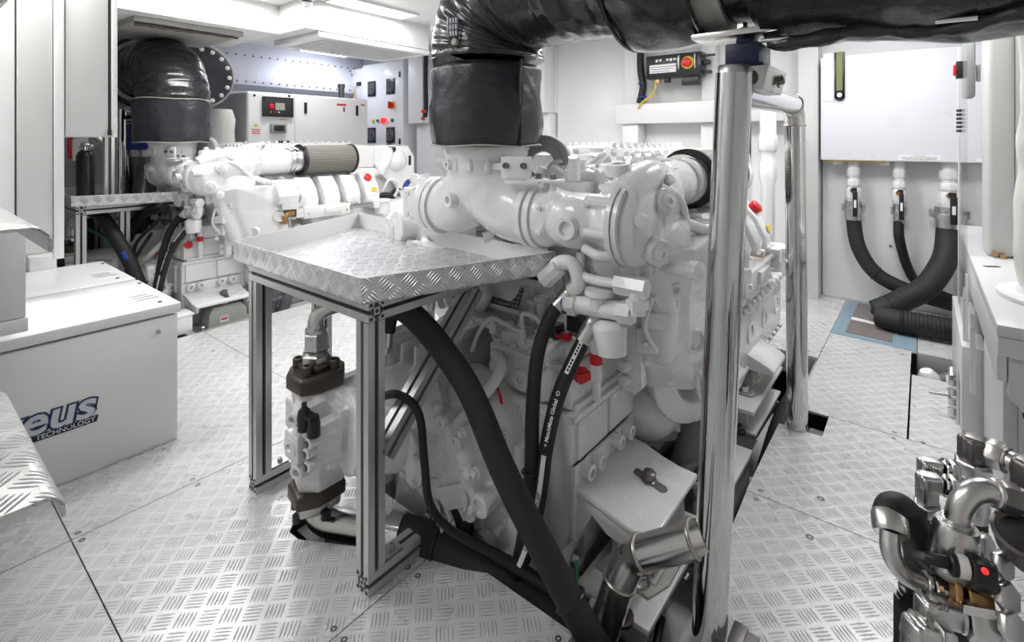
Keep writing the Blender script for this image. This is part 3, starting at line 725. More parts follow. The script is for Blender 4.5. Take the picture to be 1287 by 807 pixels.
def work_tray(label, brace):
    t = thing('work_tray', label, 'work table', (-1.6,1.2,0))
    A = (-2.055,.868); B = (-1.222,.855); C = (-.990,1.475); D = (-2.325,1.612)
    zt = .912; zb = .838
    m = M()
    poly = [A,B,C,D]
    m.prism(poly,'z',zb,zb+.004)
    wall = .004
    for (p, q) in ((A,B),(B,C),(C,D),(D,A)):
        p = V((*p,0)); q = V((*q,0)); d = (q-p).normalized(); n = V((-d.y,d.x,0))
        a = p + d*0.0; b = q - d*0.0
        m.add([(a.x,a.y,zb),(b.x,b.y,zb),(b.x+n.x*wall,b.y+n.y*wall,zb),(a.x+n.x*wall,a.y+n.y*wall,zb),(a.x,a.y,zt),(b.x,b.y,zt),(b.x+n.x*wall,b.y+n.y*wall,zt),(a.x+n.x*wall,a.y+n.y*wall,zt)],
              [(3,2,1,0),(4,5,6,7),(0,1,5,4),(1,2,6,5),(2,3,7,6),(3,0,4,7)])
    # uv along each rim so that the tread runs on over the folds
    me = m.mesh('tray', 30, True, world_loc(t))
    l = me.uv_layers[0].data
    for p in me.polygons:
        n = p.normal
        if abs(n.z) < .5:
            u = V((-n.y, n.x, 0))
            for li in p.loop_indices:
                c = me.vertices[me.loops[li].vertex_index].co; l[li].uv = (c.dot(u)+.013, c.z)
    # inner rim faces are plain painted sheet
    me.materials.append(MT['tray']); me.materials.append(MT['panel'])
    cx = sum(q[0] for q in poly)/4; cy = sum(q[1] for q in poly)/4; wl = world_loc(t)
    for p in me.polygons:
        n = p.normal; c = p.center + wl
        if abs(n.z) < .5 and n.dot(V((cx-c.x, cy-c.y, 0))) > 0: p.material_index = 1
        if n.z > .5 and c.z > .9: p.material_index = 1
    o = bpy.data.objects.new('tray', me); COL.objects.link(o); o.parent = t
    zr = zb - .031
    prof_part('rail', t, (-1.96,.91,zr), (-1.225,.91,zr))
    prof_part('rail', t, (-1.255,.9405,zr), (-1.255,1.47,zr))
    prof_part('rail', t, (-1.93,.9405,zr), (-1.93,1.47,zr))
    prof_part('rail', t, (-2.2,1.50,zr), (-1.035,1.50,zr))
    zl = zr - .031
    for x in (-1.93,-1.255):
        prof_part('leg', t, (x,.91,.060), (x,.91,zl), up=(0,1,0), ends=False)
        prof_part('foot_rail', t, (x,.881,.0305), (x,1.075,.0305))
        m = M(); m.box((x-.022,.940,.0605),(x+.022,1.01,.066)); m.cap((x,.985,.066),(0,0,1),.010,.012)
        obj('corner_bracket', m, MT['steel_dull'], t)
    prof_part('leg', t, (-1.93,1.16,.0), (-1.93,1.16,zl), up=(0,1,0), ends=False)
    if brace: prof_part('brace', t, (-1.255,.950,.370), (-1.255,1.350,zl-.004), up=(0,1,0))
    else: prof_part('leg', t, (-1.255,1.16,.0), (-1.255,1.16,zl), up=(0,1,0), ends=False)
    return t
work_tray('tread plate tray table with a slanting brace in front of the near engine', True)
t2 = work_tray('tread plate tray table on straight legs below the wall locker', False)
t2.location += V((-3.30,0,0))

# ================================================================ exhaust lagging
def lagged(m, pts, rf, n=48, amp=.006, fr=9.0, ring=0.0, seed=0, sub=6, smooth=True, stretch=1.0):
    pts = [V(p) for p in pts]
    if smooth: pts = spline(pts, sub)
    k = len(pts); rings = []; prev = None; s = 0
    for i in range(k):
        t = (pts[min(i+1,k-1)] - pts[max(i-1,0)]).normalized()
        if i: s += (pts[i]-pts[i-1]).length
        if prev is None: u, w, _ = basis(t)
        else: u = (prev - t*prev.dot(t)).normalized(); w = t.cross(u)
        prev = u; row = []
        for j in range(n):
            a = 2*PI*j/n; e = u*math.cos(a) + w*math.sin(a)
            q = V((math.cos(a)*rf(i/(k-1))*fr*stretch + seed, math.sin(a)*rf(i/(k-1))*fr*stretch, s*fr))
            q2 = V((a*1.3+seed, s*ring if ring else 0, 0))
            dv = amp*(noise.noise(q)*1.0 + .6*abs(noise.noise(q*2.1)) )
            if ring: dv += amp*.7*noise.noise(V((math.cos(a)*.8+seed, math.sin(a)*.8, s*ring)))
            row.append(pts[i] + e*(rf(i/(k-1)) + dv))
        rings.append(row)
    m.loft(rings)
def elbow_path(c, z0, zc, dirv, R, L, n=10):
    """up from (c,z0), quarter bend, then along dirv for L"""
    c = V((*c,0)); d = V(dirv).normalized(); p = []
    for i in range(5): p.append(V((c.x,c.y,z0+(zc-R-z0)*i/4)))
    for i in range(1,n+1):
        a = PI/2*i/n; p.append(V((c.x,c.y,zc-R)) + d*(R-R*math.cos(a)) + V((0,0,R*math.sin(a))))
    k = max(2, int(L/.06))
    for i in range(1,k+1): p.append(V((c.x,c.y,zc)) + d*(R + L*i/k))
    return p
def seam(t, c, r, z, name='seam_cord', mat='laglight'):
    m = M(); pts = [V((c[0]+math.cos(a)*r*(1+.008*math.sin(9*a)), c[1]+math.sin(a)*r*(1+.008*math.sin(9*a)), z+.003*math.sin(5*a))) for a in [2*PI*i/72 for i in range(72)]]
    m.tube(pts,.0035,6,closed=True,smooth=False); return obj(name, m, MT[mat], t)

ex = thing('exhaust_pipe', 'black lagged exhaust pipe rising from the near engine and crossing overhead', 'exhaust pipe', (-1.33,1.50,1.27))
m = M(); lagged(m, [(-1.33,1.5,1.272+.028*i) for i in range(12)], lambda f: .206 + .010*math.sin(PI*f)**.5 - (.012 if f > .97 or f < .02 else 0), 96, .010, 8, 0, 3, 4)
obj('collar', m, MT['lagcloth'], ex, sharp=60)
seam(ex,(-1.33,1.5),.214,1.277); 
m = M(); m.tube([V((-1.33+.217*math.cos(a),1.5+.217*math.sin(a),z)) for a, z in [(-.25+.02*math.sin(7*q/12), 1.275+.31*q/12) for q in range(13)]],.005,6); obj('seam_cord', m, MT['lagging'], ex)
m = M(); lagged(m, elbow_path((-1.33,1.5),1.60,1.845,(1,0,0),.235,.42,14), lambda f: .216-.012*f, 84, .013, 7, 60, 1, 4)
obj('elbow_lagging', m, MT['lagging'], ex, sharp=70)
m = M(); m.lathe((-1.278,1.283,1.640),(.18,-.98,0),[(0,.013),(.010,.013),(.014,.010)],18); obj('rivet', m, MT['laglight'], ex)
# printed maker lines on the bend
for k in range(4):
    m = M(); c = V((-1.272,1.274,1.70)); tx = V((.98,.18,0)); n_ = V((.18,-.98,0))
    for j in range(3 if k else 1): m.obox(c + tx*(.012*k-.03) + V((0,0,.022*j-.03+(.03 if k == 0 else 0))), (.004,.012,.017 if k else .055), tx)
    obj('printed_line', m, MT['silver_ink'], ex)
m = M(); lagged(m, [(-.72,1.5,1.835),(-.60,1.5,1.83),(-.47,1.5,1.825)], lambda f: .245 + .016*math.sin(PI*f) , 72, .012, 6, 0, 8, 8)
obj('sleeve', m, MT['lagging'], ex, sharp=70)
for x in (-.715,-.475):
    m = M(); m.torus((x,1.5,1.83),(1,0,0),.250,.006,60,6); obj('seam_cord', m, MT['lagging'], ex)
m = M(); lagged(m, [(-.50,1.5,1.83),(-.38,1.5,1.825),(-.28,1.5,1.82)], lambda f: .205, 60, .006, 8, 0, 5, 6); obj('inner_lagging', m, MT['lagging'], ex, sharp=70)
for x in (-.43,-.35):
    m = M(); m.ring((x,1.5,1.825),(1,0,0),.222,.2,.018,48); obj('clamp_band', m, MT['laglight' if x < -.4 else 'steel_dark'], ex)
m = M(); m.box((-.405,1.25,1.70),(-.375,1.30,1.74)); obj('clamp_bolt', m, MT['steel'], ex)
m = M(); lagged(m, [(-.315,1.5,1.815),(-.1,1.5,1.81),(.2,1.5,1.80),(.5,1.5,1.80),(.8,1.5,1.80)], lambda f: .258 + .018*math.sin(min(1,f*9)*PI/2), 84, .020, 4.5, 0, 14, 10)
obj('run_lagging', m, MT['lagging'], ex, sharp=70)
m = M(); pts = [V((-.30+.055*i, 1.5-.10-.02*math.sin(i*.9), 1.80-.262-.008*math.sin(i*1.3))) for i in range(20)]
lagged(m, pts, lambda f: .012+.008*abs(math.sin(f*40)), 12, .004, 30, 0, 2, 3); obj('lacing_seam', m, MT['lagging'], ex)
for k, x in enumerate((-.285,.05,.32)):
    m = M(); m.cyl((x-.03,1.385,1.545),(x+.035,1.375,1.542),.006,n=10); obj('lacing_hook', m, MT['steel'], ex)
# grey cloth ends tucked between the two sleeves
m = M(); lagged(m, [(-.485,1.5,1.825),(-.455,1.5,1.825),(-.425,1.5,1.825)], lambda f: .228-.012*f, 64, .010, 9, 0, 4, 4); obj('cloth_end', m, MT['laglight'], ex, sharp=70)

# far exhaust with the lagged silencer
e2 = thing('exhaust_pipe', 'black lagged exhaust bend of the far engine entering the silencer', 'exhaust pipe', (-4.63,1.50,1.27))
m = M(); lagged(m, [(-4.63,1.5,1.275+.03*i) for i in range(12)], lambda f: .262 + .012*math.sin(PI*f)**.5 - .012*(1-f), 96, .012, 7, 0, 23, 4); obj('collar', m, MT['lagcloth'], e2, sharp=60)
seam(e2,(-4.63,1.5),.276,1.607); seam(e2,(-4.63,1.5),.262,1.277)
m = M(); lagged(m, elbow_path((-4.63,1.5),1.60,1.885,(-1,.02,0),.27,.60,14), lambda f: .250-.006*f, 84, .013, 6, 60, 31, 4); obj('elbow_lagging', m, MT['lagging'], e2, sharp=70)
si = thing('silencer', 'oval black lagged silencer with white buttons around its face', 'silencer', (-5.8,1.8,1.6))
def stadium(x, y0, y1, z0, z1, n=14, grow=0.0):
    r = (z1-z0)/2; zc = (z0+z1)/2; p = []
    for i in range(n+1):
        a = -PI/2 + PI*i/n; p.append(V((x, y1-r+math.cos(a)*(r+grow), zc+math.sin(a)*(r+grow))))
    for i in range(n+1):
        a = PI/2 + PI*i/n; p.append(V((x, y0+r+math.cos(a)*(r+grow), zc+math.sin(a)*(r+grow))))
    return p
ST = (1.30,2.30,1.62,2.21)
m = M(); m.loft([stadium(-6.15,*ST,14,-.01), stadium(-6.1,*ST,14,.012), stadium(-5.52,*ST,14,.012), stadium(-5.46,*ST,14,-.01), stadium(-5.45,*ST,14,-.05)])
obj('body', m, MT['lagcloth'], si, sharp=50)
pts = stadium(-5.47,*ST,18,.006); m = M(); m.tube(pts,.011,8,closed=True,smooth=False); obj('edge_cord', m, MT['laglight'], si)
bp = stadium(-5.455,*ST,8,-.04)
for i in [0,1,2,3,4,5,6,7,8,10,12,14,16]:
    m = M(); m.lathe(bp[i],(1,0,0),[(-.004,.022),(.008,.022),(.012,.013)],16); obj('button', m, MT['white_strip'], si)
for (xx, rr, q, mt) in ((-5.33,.268,.022,'laglight'),(-5.38,.29,.03,'lagging'),(-5.43,.325,.022,'laglight')):
    m = M(); m.torus((xx,1.52,1.885),(1,0,0),rr,q,44,10); obj('joint_cord', m, MT[mt], si)
m = M(); lagged(m, [(-5.75,1.02,1.84),(-5.75,1.18,1.82),(-5.75,1.34,1.80)], lambda f: .17+.03*f, 40, .015, 8, 0, 3, 4); obj('end_lagging', m, MT['lagging'], si, sharp=70)
for k in range(4):
    m = M(); m.torus((-5.72,1.10+.06*k,1.83-.01*k),(0.25,1,.1),.20,.010,36,6); obj('end_cord', m, MT['laglight'], si)
t = thing('lagging_board', 'grey fibre lagging board with frayed edge under the soffit', 'board', (-4.6,1.5,2.1))
m = M(); bm_pts = [(-4.22,1.13),(-4.20,1.30),(-4.21,1.5),(-4.19,1.7),(-4.20,1.85),(-4.6,1.86),(-5.04,1.85),(-5.04,1.13),(-4.6,1.12)]
m.prism(bm_pts,'z',2.112,2.149); obj('board', m, MT['laglight'], t, bevel=.004)
m = M(); lagged(m, [(-4.24,1.14,2.10),(-4.235,1.4,2.098),(-4.24,1.68,2.10),(-4.26,1.83,2.105)], lambda f: .014*(1-.5*f), 14, .007, 25, 0, 9, 8); obj('frayed_edge', m, MT['bronze'], t)

# ================================================================ polished support frame of the near exhaust
t = thing('support_frame', 'polished stainless two-legged pipe frame holding up the overhead exhaust', 'frame', (-.43,2.0,0))
r = .0435
m = M(); m.cyl((-.437,1.362,-.06),(-.374,1.366,1.466),r,n=40); obj('post', m, MT['steel'], t)
m = M(); m.lathe((-.374,1.366,1.466),(0.042,0,1),[(0,r),(.012,r*.97),(.020,r*.85),(.022,.01)],40); obj('end_cap', m, MT['steel_dull'], t)
# far post, with a mitred elbow to the crossbar
m = M(); m.cyl((-.442,2.618,-.10),(-.455,2.618,1.365),r*.98,n=40); obj('post', m, MT['steel'], t)
m = M(); m.tube([(-.455,2.618,1.365),(-.455,2.60,1.425),(-.452,2.555,1.455)],r*.98,40,sub=4); obj('elbow', m, MT['steel_dull'], t)
m = M(); m.cyl((-.452,2.556,1.455),(-.378,1.39,1.422),r*.98,n=40); obj('crossbar', m, MT['steel'], t)
m = M(); m.torus((-.455,2.618,1.362),(0,0,1),r*.98,.005,40,8); m.torus((-.450,2.53,1.455),(0,1,0),r*.98,.004,40,8); m.torus((-.387,1.412,1.425),(.05,-1,0),r*1.0,.004,40,8); obj('weld_seam', m, MT['weld'], t)
# strut with two welded bends down to the floor
p = [V((-.432,1.36,.272)),V((-.625,1.34,.140)),V((-.668,1.32,.055)),V((-.712,1.285,-.12))]
m = M(); m.cyl(p[0],p[1]+(p[0]-p[1])*.08,r,n=40); obj('strut', m, MT['steel_brush'], t)
m = M(); m.tube([p[1]+(p[0]-p[1])*.08,p[1]+V((-.018,0,-.022)),p[2]],r,40,sub=6); obj('strut_elbow', m, MT['steel_dull'], t)
m = M(); m.cyl(p[2],p[3],r,n=40); obj('strut_foot', m, MT['steel_dull'], t)
m = M()
m.torus(p[1]+(p[0]-p[1])*.08,p[0]-p[1],r,.0055,40,8); m.torus(p[2],p[3]-p[2],r,.0055,40,8); 
m.torus(V((-.466,1.357,.250)),p[0]-p[1],r,.006,40,8)
obj('strut_weld', m, MT['weld'], t)
# saddle: welded box, blue rubber mount, steel plate
m = M(); m.prism([(-.43,1.425),(-.315,1.425),(-.30,1.488),(-.43,1.488)],'y',1.405,1.62); obj('saddle_box', m, MT['steel_dull'], t, bevel=.004)
m = M(); m.hexbolt((-.345,1.405,1.457),(0,-1,0),.014,.014); m.hexbolt((-.306,1.52,1.457),(1,0,.2),.014,.014); obj('saddle_bolt', m, MT['steel_dark'], t)
m = M(); m.box((-.425,1.405,1.489),(-.315,1.585,1.497)); m.box((-.412,1.42,1.497),(-.328,1.55,1.552)); m.box((-.39,1.44,1.552),(-.35,1.53,1.569)); obj('rubber_mount', m, MT['navy'], t, bevel=.005)
m = M(); m.box((-.495,1.40,1.570),(-.265,1.53,1.586)); obj('saddle_top', m, MT['steel_brush'], t, bevel=.002)
m = M(); m.hexbolt((-.37,1.425,1.586),(0,0,1),.014,.016); obj('saddle_bolt', m, MT['steel_dull'], t)
# floor shoe of the far post
m = M(); m.box((-.40,2.60,-.085),(-.345,2.66,-.005)); m.box((-.50,2.585,-.11),(-.38,2.66,-.085)); m.hexbolt((-.345,2.63,-.04),(1,0,0),.008,.008); obj('floor_shoe', m, MT['steel_dark'], t, bevel=.002)
m = M(); m.box((-.36,1.28,-.10),(-.395,1.45,.012)); m.box((-.395,1.30,.0),(-.33,1.44,.010)); obj('floor_shoe', m, MT['steel_dark'], t, bevel=.002)
# ================================================================ the two main engines
def engine():
    """authored around x = 0 on the engine's centre line (world x = -1.33); y and z are room values"""
    CX = -1.33
    root = thing('marine_engine', 'white marine diesel engine under the black overhead exhaust', 'engine', (CX, 2.3, -.32), None)
    E_ = MT['engine']
    OFFX = CX
    def S(m): return m.shift((OFFX,0,0))
    def ob(name, m, mat='engine', par=None, **k): return obj(name, S(m), MT[mat], par or root, **k)
    def ca(name, m, ex=None, vox=.008, it=4, mat='engine'):
        if ex is not None: S(ex)
        return cast(name, S(m), MT[mat], root, vox, it, ex)
    # ---- crankcase: V block with side covers and sump
    m = M()
    m.prism([(-.28,-.34),(.28,-.34),(.40,-.10),(.42,.20),(.52,.48),(.44,.62),(.16,.74),(-.16,.74),(-.44,.62),(-.52,.48),(-.42,.20),(-.40,-.10)],'y',1.86,3.36)
    m.prism([(-.40,.30),(.40,.30),(.40,.96),(.30,1.10),(-.30,1.10),(-.40,.96)],'y',1.95,3.30)
    for s in (-1, 1):
        for k in range(5):
            y = 2.02 + k*.27
            m.prism([(s*.38,.40),(s*.54,.36),(s*.58,.46),(s*.40,.60)],'y',y,y+.10)
    ca('crankcase', m, None, .011)
    # ---- flat side covers with bolted rims
    for s in (-1, 1):
        m = M(); x = .665*s
        poly = [(2.20,.20),(3.40,.205),(3.40,.50),(2.20,.478)]
        m.prism(poly,'x',s*.60,x)
        m.prism([(2.18,.475),(3.42,.495),(3.42,.53),(2.18,.51)],'x',s*.56,s*.695)
        b = M()
        for k in range(15):
            y = 2.23 + k*.083
            b.lathe((s*.685,y,.505+.0016*k),(s,0,.25),[(-.02,.019),(.016,.019),(.022,.013)],12)
            b.hexbolt((s*.662,y,.455+.0016*k),(s,0,0),.009,.012,False)
            b.lathe((s*.655,y,.195),(s,0,-.5),[(-.015,.016),(.016,.016),(.020,.010)],10)
        for k in range(4):
            b.ring((s*.664,2.42+k*.28,.35),(s,0,0),.055,.040,.010,28); b.lathe((s*.664,2.42+k*.28,.35),(s,0,0),[(0,.040),(.003,.040)],28)
        ob('side_cover', m, bevel=.006); ob('cover_bolt', b)
        # slanted deck above it
        m = M(); m.prism([(s*.60,.53),(s*.69,.53),(s*.60,.70),(s*.44,.74),(s*.40,.56)],'y',2.30,3.34)
        for k in range(5): m.prism([(s*.66,.53),(s*.705,.53),(s*.60,.72),(s*.56,.70)],'y',2.34+k*.24,2.355+k*.24)
        ob('deck_cover', m, bevel=.008)
    # ---- rocker covers: four faceted boxes per bank
    for s in (-1, 1):
        for k in range(4):
            y0 = 2.18 + k*.205; y1 = y0 + .152
            m = M()
            sec = [(.47,.72),(.66,.70),(.715,.735),(.725,.80),(.68,.90),(.60,.985),(.52,.985),(.44,.90)]
            a = [V((s*x, y0, z)) for x, z in sec]; c = sum(a, V())/8
            q = lambda pts, f, y: [V((s*0 + (p.x-c.x)*f + c.x, y, (p.z-c.z)*f + c.z)) for p in pts]
            m.loft([q(a,.93,y0), q(a,1,y0+.012), q(a,.96,y1-.03), q(a,.86,y1)])
            o = ob('rocker_cover', m, bevel=.004)
            b = M()
            for yy in (y0+.035, y1-.035): b.boss((s*.716,yy,.75),(s,0,-.1),.016,.014,.5)
            b.obox((s*.665,(y0+y1)/2,.925),(.10,.002,.004),(0,1,0),(s,0,1))
            ob('cover_boss', b, par=None)
            if k == 3:
                r = M(); r.lathe((s*.648,(y0+y1)/2-.02,.945),(s,0,.8),[(-.01,.032),(.022,.034),(.03,.022)],20)
                ob('filler_cap', r, 'red')
                r = M(); r.obox((s*.712,(y0+y1)/2+.01,.845),(.055,.035,.002),(0,1,0),(s,0,.4)); ob('rating_plate', r, 'yellow')
        # exhaust manifold pipe under the air filter
        m = M(); m.tube([(s*.40,2.0,.98),(s*.42,2.3,.985),(s*.42,2.9,.985),(s*.40,3.2,.97)],.055,16)
        for k in range(5): m.tube([(s*.42,2.1+k*.22,.98),(s*.50,2.12+k*.22,.96),(s*.52,2.12+k*.22,.88)],.035,12)
        ca('manifold', m, None, .009, 2)
    # ---- fuel module along the outer flank: box, brass elbow, chrome rod, canister
    for s in (1,):
        b = M(); b.box((s*.70,2.16,.665),(s*.785,2.58,.755)); b.box((s*.785,2.34,.69),(s*.80,2.50,.74)); b.box((s*.69,2.10,.68),(s*.78,2.16,.75))
        for y in (2.20,2.40,2.46,2.55): b.cap((s*.79,y,.71),(s,0,0),.010,.010)
        ob('fuel_module', b, bevel=.004)
        b = M(); b.tube([(s*.74,2.12,.72),(s*.74,2.05,.72),(s*.745,2.02,.70),(s*.745,2.01,.64)],.026,14); b.ring((s*.74,2.10,.72),(0,1,0),.034,.02,.016,20); b.ring((s*.74,2.575,.715),(0,1,0),.046,.02,.014,24); ob('brass_elbow', b, 'brass')
        b = M(); b.cyl((s*.74,2.59,.715),(s*.74,2.86,.715),.020,n=18); ob('chrome_rod', b, 'steel')
        b = M(); b.lathe((s*.72,2.96,.62),(0,0,1),[(0,.07),(.10,.072),(.105,.085),(.125,.085),(.13,.06)],28); b.box((s*.70,2.84,.68),(s*.77,2.90,.745)); ob('fuel_canister', b)
        b = M(); b.torus((s*.76,2.10,.83),(s,-.4,0),.055,.020,28,12); b.box((s*.70,2.08,.72),(s*.74,2.14,.80)); ob('lifting_eye', b)
        b = M(); b.tube([(s*.60,1.78,1.02),(s*.66,1.86,.99),(s*.70,1.98,.95),(s*.70,2.14,.935)],.022,14); ob('flank_pipe', b)
    # ---- valley: flat coolers and covers on top
    m = M()
    m.box((-.30,1.86,1.06),(.30,3.02,1.20)); m.box((-.23,2.12,1.18),(.23,2.98,1.262)); m.box((-.20,1.80,1.10),(.20,2.14,1.235))
    for k in range(9): m.box((-.29,1.98+k*.115,1.16),(.29,2.03+k*.115,1.225))
    m.box((.26,2.86,1.03),(.46,3.06,1.235)); m.box((-.46,2.86,1.03),(-.26,3.06,1.235))
    b = M()
    for s in (-1,1):
        for k in range(12): b.hexbolt((s*.215,2.15+k*.073,1.263),(0,0,1),.012,.016)
        for k in range(8): b.lathe((s*.27,2.05+k*.115,1.222),(0,0,1),[(0,.016),(.02,.016),(.026,.01)],10)
        b.tube([(s*.33,2.0,1.15),(s*.34,2.4,1.17),(s*.33,2.86,1.16)],.022,10)
        b.tube([(s*.36,2.1,1.10),(s*.37,2.4,1.12),(s*.36,2.86,1.10)],.014,8)
        b.tube([(s*.25,1.84,1.18),(s*.30,1.9,1.235),(s*.26,2.0,1.25),(s*.20,2.12,1.26)],.016,8)
    for k in range(5): b.box((-.17+.07*k,1.96,1.236),(-.14+.07*k,2.06,1.256))
    ca('charge_cooler', m, b, .008, 2)
    # ---- rear coolant tank, with cap and sight slot
    m = M()
    for s in (-1, 1):
        sec = [(3.06,1.235),(3.30,1.245),(3.50,1.21),(3.56,1.12),(3.57,.85),(3.54,.62),(3.42,.56),(3.38,.74),(3.30,.86),(3.20,.90),(3.12,.98),(3.06,1.06)]
        m.prism(sec,'x',s*.10,s*.47)
        m.sphere((s*.40,3.33,1.08),.13,(1.0,1.2,1.0))
    m.box((-.45,3.10,1.0),(.45,3.50,1.235)); m.box((-.40,3.2,.3),(.40,3.5,1.05)); m.tube([(.45,3.15,.95),(.49,3.2,1.08),(.48,3.24,1.20)],.035,12); m.tube([(-.45,3.15,.95),(-.49,3.2,1.08),(-.48,3.24,1.20)],.035,12)
    ca('coolant_tank', m, None, .010, 5)
    for s in (-1, 1):
        b = M(); b.lathe((s*.435,3.27,1.20),(s*.9,-.15,.75),[(0,.055),(.022,.06),(.034,.052)],24); b.obox((s*.463,3.265,1.225),(.09,.018,.014),(0,1,0),(s*.9,0,.75)); ob('tank_cap', b, 'plastic')
        b = M(); b.obox((s*.477,3.50,1.08),(.016,.09,.006),(0,1,0),(s,0,0)); b.box((s*.471,3.485,1.03),(s*.474,3.515,1.13)); ob('sight_slot', b, 'plastic')
        b = M(); b.box((s*.471,3.38,1.07),(s*.4735,3.44,1.11)); ob('tank_label', b, 'label')
        # round belt pulley opening below the tank
        b = M(); b.ring((s*.44,3.36,.70),(s,0,0),.105,.085,.03,32); ob('pulley_rim', b, 'plastic')
        b = M(); b.lathe((s*.44,3.36,.70),(s,0,0),[(0,.084),(.008,.084),(.012,.03),(.02,.03)],28); ob('pulley', b, 'steel_dark')
        b = M(); b.tube([(s*.50,3.14,.80),(s*.54,3.18,.90),(s*.56,3.26,.88),(s*.54,3.28,.78),(s*.50,3.24,.70)],.014,10); ob('lifting_loop', b)
        b = M(); b.tube([(s*.46,3.1,.74),(s*.52,3.2,.74),(s*.50,3.34,.60)],.03,12); ob('rear_hose', b, 'rubber')
    # ---- central exhaust elbow: round top flange, two swept branches to the turbines
    m = M()
    m.lathe((0,1.5,1.285),(0,0,-1),[(0,.165),(.05,.165),(.055,.152),(.11,.150)],36)
    for s in (-1, 1):
        pts = [(0,1.5,1.23),(s*.006,1.5,1.18),(s*.032,1.5,1.125),(s*.08,1.5,1.075),(s*.14,1.5,1.042),(s*.20,1.5,1.03),(s*.235,1.5,1.03)]
        m.tube(pts, .14, 36, sub=6, rf=lambda f: .150-.046*f)
    m.sphere((.07,1.48,1.08),.112,(1.1,1,1)); m.sphere((.02,1.49,1.13),.132)
    b = M()
    for i in range(14):
        a = 2*PI*i/14 + .1; b.cyl((.143*math.cos(a),1.5+.143*math.sin(a),1.185),(.143*math.cos(a),1.5+.143*math.sin(a),1.250),.015,n=12)
    b.ring((0,1.5,1.258),(0,0,1),.170,.12,.022,48)
    b.boss((-.118,1.395,1.21),(-.75,-.65,0),.026,.034); b.boss((-.055,1.362,1.205),(-.25,-1,0),.020,.020)
    b.boss((-.055,1.385,1.075),(-.25,-1,-.1),.030,.034)
    ca('exhaust_elbow', m, b, .006, 22)
    b = M(); b.prism([(-.30,.985),(-.16,1.0),(-.12,.97),(-.28,.945)],'y',1.46,1.53); b.cyl((-.33,1.62,.945),(.06,1.59,.925),.018,n=16); b.lathe((.03,1.592,.9265),(1,0,-.05),[(0,.022),(.012,.022)],16); ob('drain_pipe', b)
    # bracket bolted across the elbow
    b = M()
    b.obox((.222,1.408,1.200),(.115,.012,.080),(.90,.25,0),(0,0,1)); b.obox((.245,1.425,1.156),(.13,.065,.012),(.92,.25,0),(0,-.2,1)); b.obox((.315,1.452,1.158),(.12,.065,.012),(.97,.15,0),(0,0,1)); b.box((.10,1.40,1.19),(.19,1.46,1.215))
    ob('bracket_arm', b, 'panel', bevel=.004)
    b = M()
    for dd in (-.032,.032): b.cap((.222+dd,1.401+dd*.27,1.208),(.25,-1,0),.011,.012)
    b.hexbolt((.295,1.44,1.165),(0,0,1),.011,.015); b.hexbolt((.345,1.455,1.165),(0,0,1),.011,.015)
    ob('bracket_bolt', b, 'steel_dark')
    # ---- turbochargers, one each side
    for s in (-1, 1):
        d = (s,0,0); zc = 1.028
        b = M()
        b.ring((s*.226,1.5,zc),d,.118,.08,.024,48); b.ring((s*.250,1.5,zc),d,.106,.08,.012,48); b.ring((s*.262,1.5,zc),d,.116,.08,.022,48)
        ob('clamp_flange', b)
        m = M(); b = M()
        if s > 0:
            m.lathe((s*.28,1.5,zc),d,[(0,.106),(.03,.108),(.06,.098),(.11,.092),(.20,.092),(.25,.098),(.285,.112),(.335,.114)],44)
            m.sphere((s*.43,1.445,zc),.086,(1.35,.72,1.02)); m.sphere((s*.36,1.455,zc+.02),.075,(1.1,.8,1.0))
            m.box((s*.315,1.395,zc-.055),(s*.345,1.43,zc+.055))
            m.cyl((s*.345,1.455,zc+.07),(s*.345,1.455,zc+.135),.014); m.cyl((s*.31,1.47,zc+.07),(s*.31,1.47,zc+.13),.014)
            for a in (-2.6,-1.75,-.95,-.15,.75,1.7,2.6):
                cy, cz = -math.cos(a), math.sin(a)
                m.prism([(s*.49,-.016),(s*.61,-.022),(s*.61,.022),(s*.49,.016)],'z',0,.001)
                k0 = len(m.v)-8; q = Matrix.Translation(V((0,1.5,zc))) @ Matrix.Rotation(a,4,'X') if False else None
                for i_ in range(k0, len(m.v)):
                    p_ = m.v[i_]; rr_ = .106 if i_-k0 < 4 else .124
                    m.v[i_] = V((p_.x, 1.5 + cy*rr_ - cz*p_.y, zc + cz*rr_ + cy*p_.y))
                b.lathe((s*.535,1.5+cy*.116,zc+cz*.116),(-s,0,0),[(-.05,.017),(.010,.0165),(.022,.0165),(.026,.011)],14)
            b.lathe((s*.452,1.378,zc-.01),(0,-1,0),[(-.03,.040),(.012,.037),(.016,.034),(.016,.024),(.003,.022)],30)
            b.ring((s*.585,1.5,zc),d,.134,.10,.016,52); b.ring((s*.606,1.5,zc),d,.130,.09,.014,52)
            for z in (zc-.042,zc+.042): b.cap((s*.33,1.395,z),(0,-1,0),.009,.006)
            b.tube([(s*.50,1.40,zc-.07),(s*.56,1.39,zc-.085),(s*.60,1.42,zc-.08)],.016,10)
        else:
            m.lathe((s*.28,1.5,zc),d,[(0,.100),(.04,.100),(.07,.092),(.11,.085),(.135,.06),(.145,.03)],40)
            m.box((s*.33,1.415,zc-.06),(s*.40,1.46,zc+.07)); m.cyl((s*.30,1.46,zc+.06),(s*.40,1.48,zc+.105),.024); m.box((s*.29,1.45,zc+.05),(s*.345,1.55,zc+.11))
            for z in (zc-.04,zc+.045): b.cap((s*.365,1.415,z),(0,-1,0),.010,.006)
        ca('turbine_housing', m, b, .0055, 4)
        if s < 0: continue
        # compressor scroll turning back towards the air filter
        m = M()
        m.torus((s*.625,1.55,1.02),d,.075,.052,36,14)
        m.lathe((s*.60,1.52,1.02),d,[(0,.125),(.03,.13),(.06,.11),(.08,.05)],32)
